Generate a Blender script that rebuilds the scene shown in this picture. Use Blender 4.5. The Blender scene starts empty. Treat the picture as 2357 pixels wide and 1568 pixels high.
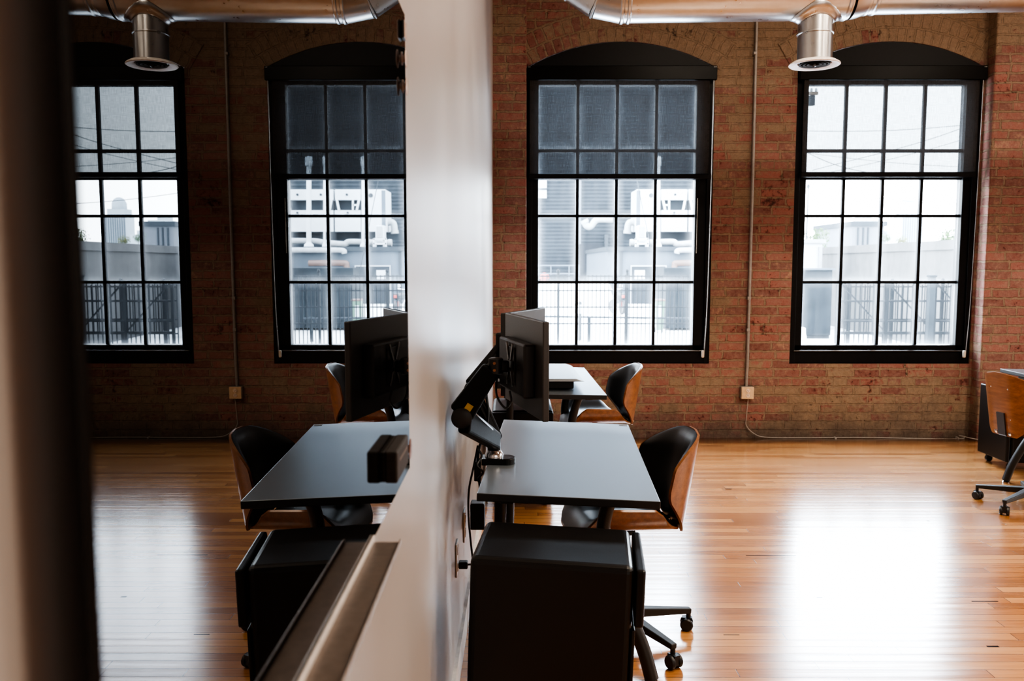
import bpy, bmesh, math, random
from mathutils import Vector, Matrix
random.seed(7)
PI = math.pi
C = bpy.context.scene.collection
SC = bpy.context.scene

# ------------------------------------------------------------------ camera
FPX, VX, HY, CAMH = 1950.0, 1183.0, 606.0, 1.395
CX, CY = 1178.5, 784.0
PITCH = math.atan((CY - HY) / FPX)
YAW = math.atan((VX - CX) / FPX * math.cos(PITCH))
cam = bpy.data.cameras.new('camera')
cam.sensor_width = 36.0
cam.lens = FPX / 2357.0 * 36.0
cam.clip_start, cam.clip_end = 0.02, 2000
cam.dof.use_dof = True
cam.dof.focus_distance = 3.2
cam.dof.aperture_fstop = 5.6
camo = bpy.data.objects.new('camera', cam)
C.objects.link(camo)
camo.location = (0, 0, CAMH)
camo.rotation_euler = (PI / 2 - PITCH, 0, YAW)
SC.camera = camo


def at(x, y, Y):
    """measured picture position -> point on the real plane at distance Y"""
    a, b = (x - CX) / FPX, (CY - y) / FPX
    d = (a, math.cos(PITCH) + b * math.sin(PITCH), -math.sin(PITCH) + b * math.cos(PITCH))
    c, s = math.cos(YAW), math.sin(YAW)
    dx, dy = d[0] * c - d[1] * s, d[0] * s + d[1] * c
    t = Y / dy
    return (dx * t, Y, CAMH + d[2] * t)


# ------------------------------------------------------------------ materials
def lin(c):
    return tuple(c) + (1.0,) if len(c) == 3 else c


class NT:
    def __init__(s, name):
        s.m = bpy.data.materials.new(name)
        s.m.use_nodes = True
        s.t = s.m.node_tree
        s.t.nodes.clear()
        s.out = s.n('ShaderNodeOutputMaterial')

    def n(s, typ, **kw):
        nd = s.t.nodes.new(typ)
        for k, v in kw.items():
            if k.startswith('i_'):
                key = k[2:]
                key = int(key) if key.isdigit() else key.replace('_', ' ')
                sock = nd.inputs[key]
                if hasattr(v, 'is_linked') or isinstance(v, bpy.types.NodeSocket):
                    s.t.links.new(v, sock)
                else:
                    sock.default_value = v
            else:
                setattr(nd, k, v)
        return nd

    def link(s, a, b):
        s.t.links.new(a, b)

    def math(s, op, a, b=None, c=None, clamp=False):
        nd = s.n('ShaderNodeMath', operation=op, use_clamp=clamp)
        for i, v in enumerate((a, b, c)):
            if v is None:
                continue
            if isinstance(v, bpy.types.NodeSocket):
                s.link(v, nd.inputs[i])
            else:
                nd.inputs[i].default_value = v
        return nd.outputs[0]

    def ramp(s, fac, stops, interp='LINEAR'):
        nd = s.n('ShaderNodeValToRGB')
        nd.color_ramp.interpolation = interp
        e = nd.color_ramp.elements
        while len(e) < len(stops):
            e.new(0.5)
        for el, (p, c) in zip(e, stops):
            el.position = p
            el.color = lin(c) if not isinstance(c, (int, float)) else (c, c, c, 1)
        s.link(fac, nd.inputs[0])
        return nd.outputs[0]

    def mix(s, fac, a, b, blend='MIX'):
        nd = s.n('ShaderNodeMix', data_type='RGBA', blend_type=blend)
        for i, v in ((0, fac), (6, a), (7, b)):
            if isinstance(v, bpy.types.NodeSocket):
                s.link(v, nd.inputs[i])
            else:
                nd.inputs[i].default_value = lin(v) if not isinstance(v, (int, float)) else v
        return nd.outputs[2]

    def coords(s, kind='Object'):
        return s.n('ShaderNodeTexCoord').outputs[kind]

    def noise(s, vec, scale, detail=4, rough=0.55, out=0):
        nd = s.n('ShaderNodeTexNoise', i_Scale=scale, i_Detail=detail, i_Roughness=rough)
        if vec is not None:
            s.link(vec, nd.inputs['Vector'])
        return nd.outputs[out]

    def mapping(s, vec, scale=(1, 1, 1), loc=(0, 0, 0), rot=(0, 0, 0)):
        nd = s.n('ShaderNodeMapping')
        nd.inputs['Scale'].default_value = scale
        nd.inputs['Location'].default_value = loc
        nd.inputs['Rotation'].default_value = rot
        s.link(vec, nd.inputs[0])
        return nd.outputs[0]

    def bsdf(s, base, rough=0.5, metal=0.0, spec=0.5, bump=None, bstr=0.3, bdist=0.01, coat=0.0, coatr=0.1):
        p = s.n('ShaderNodeBsdfPrincipled')
        for key, v in (('Base Color', base), ('Roughness', rough), ('Metallic', metal), ('Specular IOR Level', spec),
                       ('Coat Weight', coat), ('Coat Roughness', coatr)):
            if isinstance(v, bpy.types.NodeSocket):
                s.link(v, p.inputs[key])
            else:
                p.inputs[key].default_value = lin(v) if key == 'Base Color' else v
        if bump is not None:
            b = s.n('ShaderNodeBump', i_Strength=bstr, i_Distance=bdist)
            s.link(bump, b.inputs['Height'])
            s.link(b.outputs[0], p.inputs['Normal'])
        s.link(p.outputs[0], s.out.inputs[0])
        return p


def simple(name, base, rough=0.5, metal=0.0, spec=0.5, nscale=40.0, namt=0.12, bstr=0.03, coat=0.0, ior=1.5):
    """plain material with a faint procedural mottling"""
    t = NT(name)
    v = t.coords()
    nz = t.noise(v, nscale, 5)
    dark = tuple(c * (1 - namt) for c in base)
    lite = tuple(min(1, c * (1 + namt)) for c in base)
    col = t.ramp(nz, [(0.3, dark), (0.7, lite)])
    r = t.math('MULTIPLY_ADD', nz, 0.12, rough - 0.06)
    p = t.bsdf(col, r, metal, spec, bump=nz, bstr=bstr, bdist=0.002, coat=coat)
    p.inputs['IOR'].default_value = ior
    return t.m


def brick_mat(name, uv=False, bw=0.212, rh=0.071, tanb=0.0):
    t = NT(name)
    co = t.coords('UV' if uv else 'Object')
    sep = t.n('ShaderNodeSeparateXYZ', i_0=t.coords('Object')).outputs
    if uv:
        vec = co
    else:
        u = t.math('ADD', sep[0], sep[1])
        row = t.math('FLOOR', t.math('DIVIDE', sep[2], rh))
        wnr = t.n('ShaderNodeTexWhiteNoise', noise_dimensions='1D')
        t.link(row, wnr.inputs['W'])
        hdr = t.math('LESS_THAN', t.math('FLOORED_MODULO', row, 6.0), 0.5)
        u = t.math('MULTIPLY_ADD', u, t.math('MULTIPLY_ADD', hdr, 0.95, 1.0), t.math('MULTIPLY', wnr.outputs[0], 0.212))
        vec = t.n('ShaderNodeCombineXYZ', i_0=u, i_1=sep[2]).outputs[0]
    wob = t.noise(t.coords('Object'), 19.0, 4, 0.6, out=1)
    wv = t.n('ShaderNodeVectorMath', operation='MULTIPLY_ADD')
    t.link(wob, wv.inputs[0])
    wv.inputs[1].default_value = (0.030, 0.024, 0)
    t.link(vec, wv.inputs[2])
    v2 = wv.outputs[0]

    def brick(c1, c2, mo, smooth=0.25, ms=0.0090):
        nd = t.n('ShaderNodeTexBrick', i_Scale=1.0)
        nd.offset = 0.5 if uv else 0.0
        nd.inputs['Color1'].default_value = lin(c1)
        nd.inputs['Color2'].default_value = lin(c2)
        nd.inputs['Mortar'].default_value = lin(mo)
        nd.inputs['Mortar Size'].default_value = ms
        nd.inputs['Mortar Smooth'].default_value = smooth
        nd.inputs['Brick Width'].default_value = bw
        nd.inputs['Row Height'].default_value = rh
        t.link(v2, nd.inputs['Vector'])
        return nd
    b1 = brick((0.135, 0.044, 0.040), (0.31, 0.118, 0.100), (0.25, 0.19, 0.138))
    rnd = brick((0, 0, 0), (1, 1, 1), (0.5, 0.5, 0.5), 0.0)
    obj = t.coords('Object')
    big = t.noise(obj, 1.1, 3, 0.55)
    mid = t.noise(obj, 5.0, 5, 0.65)
    fine = t.noise(obj, 34.0, 6, 0.7)
    vfine = t.noise(obj, 130.0, 4, 0.7)
    # per brick: kept tan paint or bare red face
    sel = t.math('ADD', t.math('MULTIPLY', rnd.outputs['Color'], 0.30), t.math('MULTIPLY', big, 1.15))
    sel = t.math('ADD', t.math('ADD', sel, t.math('MULTIPLY', mid, 0.75)), t.math('MULTIPLY', fine, 0.35))
    # more paint high on the wall
    hi = t.ramp(t.math('DIVIDE', sep[2], 4.0), [(0.66, 0.0), (0.78, 0.26)])
    lo_ = t.ramp(t.math('DIVIDE', sep[2], 4.0), [(0.10, 0.17), (0.19, 0.0)])
    hz = t.math('ADD', hi, lo_)
    sel = t.math('ADD', t.math('ADD', sel, hz), tanb)
    tanm = t.ramp(t.math('SUBTRACT', sel, 0.95), [(0.45, 0.0), (0.56, 1.0)])
    tan = t.mix(fine, (0.155, 0.112, 0.078), (0.34, 0.255, 0.185))
    red = t.mix(t.ramp(fine, [(0.3, 0.0), (0.75, 1.0)]), b1.outputs['Color'], t.mix(0.55, b1.outputs['Color'], (0.30, 0.17, 0.135)))
    red = t.mix(t.ramp(t.math('ADD', mid, t.math('MULTIPLY', fine, 0.5)), [(0.55, 0.0), (0.95, 0.65)]), red, (0.27, 0.185, 0.155))
    # chipped pale flecks
    red = t.mix(t.ramp(t.math('MULTIPLY', mid, fine), [(0.30, 0.0), (0.40, 0.55)]), red, (0.42, 0.27, 0.18))
    col = t.mix(tanm, red, tan)
    jm = t.ramp(mid, [(0.30, 0.25), (0.62, 0.95)])
    col = t.mix(t.math('MULTIPLY', b1.outputs['Fac'], jm), col, t.mix(fine, (0.09, 0.065, 0.047), (0.37, 0.275, 0.195)))
    # dark pits and soot
    pit = t.ramp(t.math('MULTIPLY', fine, mid), [(0.10, 1.0), (0.16, 0.0)])
    col = t.mix(t.math('MULTIPLY', pit, 0.75), col, (0.030, 0.022, 0.018))
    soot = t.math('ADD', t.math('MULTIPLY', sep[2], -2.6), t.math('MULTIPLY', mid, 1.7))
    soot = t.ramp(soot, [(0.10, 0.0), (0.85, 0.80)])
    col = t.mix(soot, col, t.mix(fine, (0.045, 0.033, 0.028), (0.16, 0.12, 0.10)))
    col = t.mix(0.40, col, t.mix(vfine, (0.0, 0.0, 0.0), (1, 1, 1)), 'OVERLAY')
    h = t.math('SUBTRACT', t.math('MULTIPLY', fine, 0.6), t.math('MULTIPLY', b1.outputs['Fac'], 0.9))
    h = t.math('SUBTRACT', h, t.math('MULTIPLY', pit, 0.4))
    t.bsdf(col, 0.82, spec=0.25, bump=h, bstr=0.9, bdist=0.016)
    return t.m


def floor_mat():
    t = NT('maple_boards')
    obj = t.coords('Object')
    sep = t.n('ShaderNodeSeparateXYZ', i_0=obj).outputs
    wob = t.noise(obj, 0.9, 2, 0.5, out=0)
    yy = t.math('ADD', sep[1], t.math('MULTIPLY', wob, 0.02))
    vec = t.n('ShaderNodeCombineXYZ', i_0=sep[0], i_1=yy).outputs[0]
    RH = 0.0575

    def brick(c1, c2, mo, ms, off, bw):
        nd = t.n('ShaderNodeTexBrick', i_Scale=1.0)
        nd.offset = off
        nd.offset_frequency = 2
        nd.inputs['Color1'].default_value = lin(c1)
        nd.inputs['Color2'].default_value = lin(c2)
        nd.inputs['Mortar'].default_value = lin(mo)
        nd.inputs['Mortar Size'].default_value = ms
        nd.inputs['Mortar Smooth'].default_value = 0.3
        nd.inputs['Brick Width'].default_value = bw
        nd.inputs['Row Height'].default_value = RH
        t.link(vec, nd.inputs['Vector'])
        return nd
    # stagger the board ends row by row
    row = t.math('FLOOR', t.math('DIVIDE', yy, RH))
    wn = t.n('ShaderNodeTexWhiteNoise', noise_dimensions='1D')
    t.link(row, wn.inputs['W'])
    xs = t.math('ADD', sep[0], t.math('MULTIPLY', wn.outputs[0], 1.7))
    vec = t.n('ShaderNodeCombineXYZ', i_0=xs, i_1=yy).outputs[0]
    b = brick((0, 0, 0), (1, 1, 1), (0.5, 0.5, 0.5), 0.0016, 0.0, 0.86)
    g = t.noise(t.mapping(obj, (3.0, 60.0, 1.0)), 2.0, 6, 0.62)
    wn2 = t.noise(t.mapping(obj, (0.8, 17.0, 1.0)), 1.0, 2, 0.5)
    tone = t.math('ADD', t.math('MULTIPLY', b.outputs['Color'], 0.50), t.math('MULTIPLY', g, 0.52))
    tone = t.math('ADD', t.math('ADD', tone, -0.05), t.math('MULTIPLY', wn2, 0.25))
    col = t.ramp(tone, [(0.16, (0.16, 0.058, 0.017)), (0.5, (0.40, 0.165, 0.052)), (0.9, (0.60, 0.30, 0.110))])
    worn = t.noise(obj, 1.6, 4, 0.6)
    col = t.mix(t.ramp(worn, [(0.40, 0.0), (0.75, 0.35)]), col, (0.46, 0.25, 0.13))
    col = t.mix(t.math('MULTIPLY', b.outputs['Fac'], 0.9), col, (0.035, 0.014, 0.006))
    # darker strip along the brick wall
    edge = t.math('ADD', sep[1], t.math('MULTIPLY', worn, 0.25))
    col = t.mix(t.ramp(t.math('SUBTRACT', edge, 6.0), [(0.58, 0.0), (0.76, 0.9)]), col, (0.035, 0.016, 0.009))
    # open gaps between boards
    slit = None
    for cx, cy, hw, hh in ((1.232, 3.952, 0.12, 0.004), (1.95, 3.40, 0.055, 0.005), (1.28, 3.44, 0.012, 0.007), (1.75, 2.985, 0.022, 0.007),
                           (1.33, 5.15, 0.02, 0.008), (2.25, 4.5, 0.008, 0.008), (0.82, 3.08, 0.03, 0.003), (2.05, 3.10, 0.02, 0.006)):
        dx = t.math('LESS_THAN', t.math('ABSOLUTE', t.math('SUBTRACT', sep[0], cx)), hw)
        dy = t.math('LESS_THAN', t.math('ABSOLUTE', t.math('SUBTRACT', sep[1], cy)), hh)
        m = t.math('MULTIPLY', dx, dy)
        slit = m if slit is None else t.math('MAXIMUM', slit, m)
    col = t.mix(slit, col, (0.012, 0.006, 0.004))
    rough = t.math('ADD', t.math('MULTIPLY', worn, 0.14), t.math('MULTIPLY', g, 0.08))
    rough = t.math('ADD', rough, 0.10)
    rough = t.math('ADD', rough, t.math('MULTIPLY', slit, 0.7))
    spec = t.math('MULTIPLY', t.math('SUBTRACT', 1.0, slit), 1.0)
    cup = t.math('SINE', t.math('MULTIPLY', yy, 2 * PI / RH))
    h = t.math('ADD', t.math('MULTIPLY', b.outputs['Fac'], -0.5), t.math('MULTIPLY', wn2, 1.0))
    h = t.math('ADD', h, t.math('MULTIPLY', b.outputs['Color'], 0.25))
    h = t.math('ADD', h, t.math('MULTIPLY', cup, 0.08))
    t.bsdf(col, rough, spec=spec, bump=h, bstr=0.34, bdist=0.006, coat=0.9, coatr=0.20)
    return t.m


def wood_mat(name, c1, c2, axis=0, rough=0.35):
    t = NT(name)
    obj = t.coords('Object')
    sc = [26.0, 26.0, 26.0]
    sc[axis] = 2.2
    g = t.noise(t.mapping(obj, tuple(sc)), 1.6, 6, 0.6)
    g2 = t.noise(t.mapping(obj, tuple(x * 5 for x in sc)), 1.6, 3, 0.6)
    f = t.math('ADD', t.math('MULTIPLY', g, 0.75), t.math('MULTIPLY', g2, 0.25))
    col = t.ramp(f, [(0.32, c1), (0.68, c2)])
    t.bsdf(col, rough, spec=0.5, bump=g2, bstr=0.05, bdist=0.002, coat=0.25, coatr=0.2)
    return t.m


def metal_duct():
    t = NT('galvanised_steel')
    obj = t.coords('Object')
    v = t.n('ShaderNodeTexVoronoi', i_Scale=26.0)
    t.link(obj, v.inputs['Vector'])
    nz = t.noise(obj, 9.0, 4, 0.6)
    f = t.math('ADD', t.math('MULTIPLY', v.outputs['Distance'], 0.25), t.math('MULTIPLY', nz, 0.7))
    col = t.ramp(f, [(0.2, (0.50, 0.50, 0.50)), (0.8, (0.60, 0.59, 0.58))])
    r = t.math('MULTIPLY_ADD', f, 0.10, 0.24)
    t.bsdf(col, r, 1.0, bump=nz, bstr=0.03, bdist=0.01)
    return t.m


def pane_mat(name, haze_edge, haze_base, tint):
    """window glass with rain-streaked dust, thickest along the edges of each pane"""
    t = NT(name)
    uv = t.coords('UV')
    s = t.n('ShaderNodeSeparateXYZ', i_0=uv).outputs
    ex = t.math('MINIMUM', s[0], t.math('SUBTRACT', 1.0, s[0]))
    ey = t.math('MINIMUM', t.math('MULTIPLY', s[1], 1.2), t.math('MULTIPLY', t.math('SUBTRACT', 1.0, s[1]), 2.2))
    d = t.math('MINIMUM', ex, ey)
    obj = t.coords('Object')
    st = t.noise(t.mapping(obj, (22.0, 22.0, 1.6)), 1.0, 5, 0.6)
    sm = t.noise(obj, 3.5, 4, 0.6)
    d = t.math('ADD', d, t.math('MULTIPLY', t.math('SUBTRACT', sm, 0.5), 0.10))
    e = t.ramp(d, [(0.0, 1.0), (0.03, 0.42), (0.10, 0.09), (0.22, 0.0)])
    f = t.math('MULTIPLY', e, haze_edge)
    f = t.math('ADD', f, t.math('MULTIPLY', t.ramp(st, [(0.35, 0.35), (0.75, 1.0)]), haze_base))
    tr = t.n('ShaderNodeBsdfTransparent')
    tr.inputs[0].default_value = lin(tint)
    tl = t.n('ShaderNodeBsdfTranslucent')
    tl.inputs[0].default_value = (0.86, 0.91, 0.95, 1)
    mx = t.n('ShaderNodeMixShader')
    t.link(f, mx.inputs[0])
    t.link(tr.outputs[0], mx.inputs[1])
    t.link(tl.outputs[0], mx.inputs[2])
    t.link(mx.outputs[0], t.out.inputs[0])
    return t.m


def shade_mat():
    """woven roller-shade cloth: part open weave, part dark yarn"""
    t = NT('woven_shade_cloth')
    obj = t.coords('Object')
    a = t.noise(t.mapping(obj, (420.0, 1.0, 14.0)), 1.0, 2, 0.5)
    b = t.noise(t.mapping(obj, (14.0, 1.0, 420.0)), 1.0, 2, 0.5)
    w = t.math('ADD', t.math('MULTIPLY', a, 0.6), t.math('MULTIPLY', b, 0.4))
    f = t.ramp(w, [(0.3, 0.945), (0.7, 0.855)])
    tr = t.n('ShaderNodeBsdfTransparent')
    tr.inputs[0].default_value = (0.92, 0.97, 1.0, 1)
    df = t.n('ShaderNodeBsdfDiffuse')
    df.inputs[0].default_value = (0.050, 0.045, 0.041, 1)
    tl = t.n('ShaderNodeBsdfTranslucent')
    tl.inputs[0].default_value = (0.020, 0.021, 0.022, 1)
    ad = t.n('ShaderNodeMixShader')
    ad.inputs[0].default_value = 0.22
    t.link(df.outputs[0], ad.inputs[1])
    t.link(tl.outputs[0], ad.inputs[2])
    mx = t.n('ShaderNodeMixShader')
    t.link(f, mx.inputs[0])
    t.link(tr.outputs[0], mx.inputs[1])
    t.link(ad.outputs[0], mx.inputs[2])
    t.link(mx.outputs[0], t.out.inputs[0])
    return t.m


def siding_mat():
    t = NT('corrugated_siding')
    obj = t.coords('Object')
    s = t.n('ShaderNodeSeparateXYZ', i_0=obj).outputs
    wv = t.math('SINE', t.math('MULTIPLY', s[2], 2 * PI / 0.26))
    nz = t.noise(obj, 0.7, 4)
    f = t.math('ADD', t.math('MULTIPLY', wv, 0.15), t.math('MULTIPLY', nz, 0.7))
    col = t.ramp(f, [(0.05, (0.006, 0.008, 0.010)), (0.75, (0.030, 0.037, 0.044))])
    t.bsdf(col, 0.7, spec=0.08, bump=wv, bstr=0.25, bdist=0.04)
    return t.m


def concrete_mat(name, base, streak=0.35, scale=1.0):
    t = NT(name)
    obj = t.coords('Object')
    a = t.noise(t.mapping(obj, (2.2 * scale, 2.2 * scale, 0.25 * scale)), 1.0, 6, 0.65)
    b = t.noise(obj, 6 * scale, 5, 0.6)
    f = t.math('ADD', t.math('MULTIPLY', a, 0.6), t.math('MULTIPLY', b, 0.4))
    col = t.ramp(f, [(0.3, tuple(c * (1 - streak) for c in base)), (0.7, tuple(min(1, c * (1 + streak * 0.4)) for c in base))])
    t.bsdf(col, 0.85, spec=0.2, bump=b, bstr=0.2)
    return t.m


def leaf_mat(name, c1, c2):
    t = NT(name)
    nz = t.noise(t.coords(), 6.0, 6, 0.7)
    col = t.ramp(nz, [(0.35, c1), (0.65, c2)])
    t.bsdf(col, 0.7, spec=0.2, bump=nz, bstr=0.6, bdist=0.1)
    return t.m


M = {}
M['brick'] = brick_mat('worn_brick')
M['brick_pier'] = brick_mat('worn_brick_pier', tanb=-0.10)
M['arch'] = brick_mat('arch_brick', uv=True, bw=0.072, rh=0.118, tanb=0.12)
M['floor'] = floor_mat()
M['ceiling'] = simple('ceiling_paint', (0.34, 0.27, 0.21), 0.8)
M['white_wall'] = None
t = NT('white_wall_paint')
nz = t.noise(t.coords(), 90.0, 4, 0.6)
lo = t.noise(t.coords(), 2.0, 3, 0.5)
t.bsdf(t.ramp(lo, [(0.3, (0.33, 0.305, 0.29)), (0.7, (0.37, 0.345, 0.33))]), t.math('MULTIPLY_ADD', lo, 0.1, 0.27), spec=0.5, bump=nz, bstr=0.05, bdist=0.002)
M['white_wall'] = t.m
M['plaster'] = simple('room_plaster', (0.52, 0.47, 0.42), 0.8)
M['frame'] = simple('black_window_paint', (0.0065, 0.0063, 0.007), 0.42, spec=0.17, namt=0.2)
M['rod'] = simple('dull_brass', (0.10, 0.072, 0.045), 0.4, 0.5)
M['sill'] = simple('sill_highlight_paint', (0.030, 0.029, 0.030), 0.22, spec=0.9)  # ledge highlight put into a lighter, glossier coat than the frame
M['cassette'] = simple('dark_bronze_cassette', (0.004, 0.0035, 0.003), 0.30, spec=0.10, namt=0.05, bstr=0.0)
M['pane'] = pane_mat('dusty_window_glass', 0.30, 0.018, (0.93, 0.97, 0.98))
M['cloth'] = shade_mat()
M['chain'] = simple('ball_chain_metal', (0.30, 0.28, 0.26), 0.4, 0.8)
M['clip'] = simple('clear_plastic_clip', (0.55, 0.50, 0.43), 0.35)
M['duct'] = metal_duct()
M['diffuser'] = simple('white_enamel', (0.78, 0.72, 0.68), 0.4)
M['darkhole'] = simple('dark_interior', (0.02, 0.018, 0.016), 0.8)
M['conduit'] = simple('steel_conduit', (0.27, 0.25, 0.23), 0.45, 0.3)
M['boxmetal'] = simple('ivory_box_paint', (0.58, 0.42, 0.27), 0.45)
M['socket'] = simple('ivory_socket', (0.74, 0.60, 0.50), 0.4)
M['greycable'] = simple('grey_cable', (0.34, 0.31, 0.28), 0.5)
M['black'] = simple('matte_black_plastic', (0.012, 0.012, 0.013), 0.42)
M['black2'] = simple('black_powder_coat', (0.016, 0.015, 0.015), 0.45, nscale=200, bstr=0.06)
M['cabinet'] = simple('black_cabinet_steel', (0.007, 0.0066, 0.0066), 0.36, spec=0.4, nscale=260, bstr=0.06, namt=0.2)
M['desktop'] = simple('black_laminate', (0.30, 0.335, 0.37), 0.33, 0.75, nscale=300, namt=0.02, bstr=0.0, ior=2.0)
M['gloss'] = simple('gloss_black', (0.006, 0.006, 0.0065), 0.30, spec=0.30, nscale=220, namt=0.05, bstr=0.0)
M['arm'] = simple('satin_black_arm', (0.006, 0.006, 0.0065), 0.46, spec=0.16, nscale=220, namt=0.05, bstr=0.0)
M['leather'] = simple('black_leatherette', (0.010, 0.010, 0.011), 0.36, spec=0.5, ior=1.6, nscale=160, bstr=0.08)
M['walnut'] = wood_mat('bentwood_walnut', (0.125, 0.044, 0.015), (0.27, 0.110, 0.040), 0)
M['chrome'] = simple('chrome', (0.60, 0.60, 0.61), 0.12, 1.0, namt=0.03, bstr=0.0)
M['grey_back'] = simple('monitor_back_plastic', (0.035, 0.034, 0.034), 0.36, nscale=250, bstr=0.04, ior=1.6)
M['screen'] = simple('matte_screen', (0.05, 0.05, 0.052), 0.42, spec=0.6, namt=0.03, bstr=0.0)
M['gunmetal'] = simple('gunmetal', (0.16, 0.16, 0.165), 0.25, 0.9)
M['yellow'] = simple('yellow_sticker', (0.55, 0.36, 0.03), 0.5)
M['greytag'] = simple('grey_label', (0.20, 0.21, 0.22), 0.6)
M['board'] = simple('black_back_painted_glass', (0.003, 0.003, 0.003), 0.061, namt=0.0, bstr=0.0)
t = NT('black_mirror_glass')
g = t.noise(t.coords(), 0.8, 2)
t.bsdf(t.ramp(g, [(0.3, (0.0015, 0.0015, 0.0016)), (0.7, (0.0025, 0.0025, 0.0025))]), 0.0, spec=0.5)
M['board'] = t.m
M['tray'] = simple('brushed_bronze_tray', (0.30, 0.245, 0.21), 0.42, 0.75, nscale=80)
M['traylip'] = simple('tray_clear_lip', (0.62, 0.55, 0.50), 0.35, 0.2)
M['pin'] = None
t = NT('clear_acrylic')
p = t.bsdf((0.85, 0.72, 0.66), 0.06, spec=0.7)
p.inputs['Transmission Weight'].default_value = 0.25
M['pin'] = t.m
M['felt'] = simple('dark_felt_eraser', (0.022, 0.016, 0.013), 0.75, nscale=300, namt=0.4, bstr=0.2)
M['felt_edge'] = simple('brown_eraser_band', (0.09, 0.055, 0.035), 0.6)
M['copper'] = simple('copper_knob', (0.35, 0.17, 0.10), 0.3, 0.9)
M['plate'] = simple('white_wall_plate', (0.68, 0.65, 0.62), 0.35)
M['base_trim'] = simple('white_skirting_paint', (0.68, 0.66, 0.64), 0.4)
# outdoors
M['siding'] = siding_mat()
M['dark_recess'] = simple('dark_doorway', (0.012, 0.014, 0.017), 0.7, spec=0.08, nscale=2)
M['annex'] = concrete_mat('blue_grey_render', (0.075, 0.092, 0.110), 0.15, 0.5)
M['annex_trim'] = concrete_mat('grey_coping', (0.028, 0.034, 0.040), 0.2)
M['barrier'] = concrete_mat('stained_concrete', (0.100, 0.098, 0.097), 0.35, 0.6)
M['paving'] = concrete_mat('pale_paving', (0.55, 0.55, 0.545), 0.2, 0.4)
M['block'] = concrete_mat('grey_block', (0.11, 0.12, 0.135), 0.2, 0.2)
M['tower'] = simple('hazy_tower', (0.26, 0.30, 0.335), 0.8, nscale=0.05)
M['white_unit'] = simple('white_sheet_metal', (0.36, 0.38, 0.40), 0.6, spec=0.1, nscale=2, namt=0.05)
M['unit_dark'] = simple('dark_grille', (0.022, 0.027, 0.032), 0.7, spec=0.08, nscale=3)
M['lagging'] = simple('pipe_lagging', (0.22, 0.23, 0.24), 0.6, 0.0, 0.2, nscale=4)
M['rust_pipe'] = simple('rusty_pipe', (0.09, 0.055, 0.045), 0.7, nscale=3)
M['skip'] = simple('dark_skip_steel', (0.020, 0.025, 0.029), 0.6, spec=0.08, nscale=1.5, namt=0.35)
M['fence'] = simple('black_fence_paint', (0.012, 0.014, 0.016), 0.5, spec=0.08, nscale=2)
M['door_out'] = simple('grey_steel_door', (0.026, 0.031, 0.036), 0.6, spec=0.08, nscale=2)
M['green'] = simple('green_bin', (0.05, 0.10, 0.065), 0.5, nscale=2)
M['red'] = simple('faded_red', (0.26, 0.03, 0.025), 0.5, nscale=3)
M['leaf'] = leaf_mat('leaf_green', (0.025, 0.055, 0.018), (0.08, 0.13, 0.04))
M['leaf2'] = leaf_mat('leaf_yellow', (0.05, 0.065, 0.02), (0.15, 0.14, 0.05))
M['bark'] = simple('bark', (0.10, 0.075, 0.055), 0.9)
M['wire'] = simple('wire_black', (0.02, 0.02, 0.022), 0.6)


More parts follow.
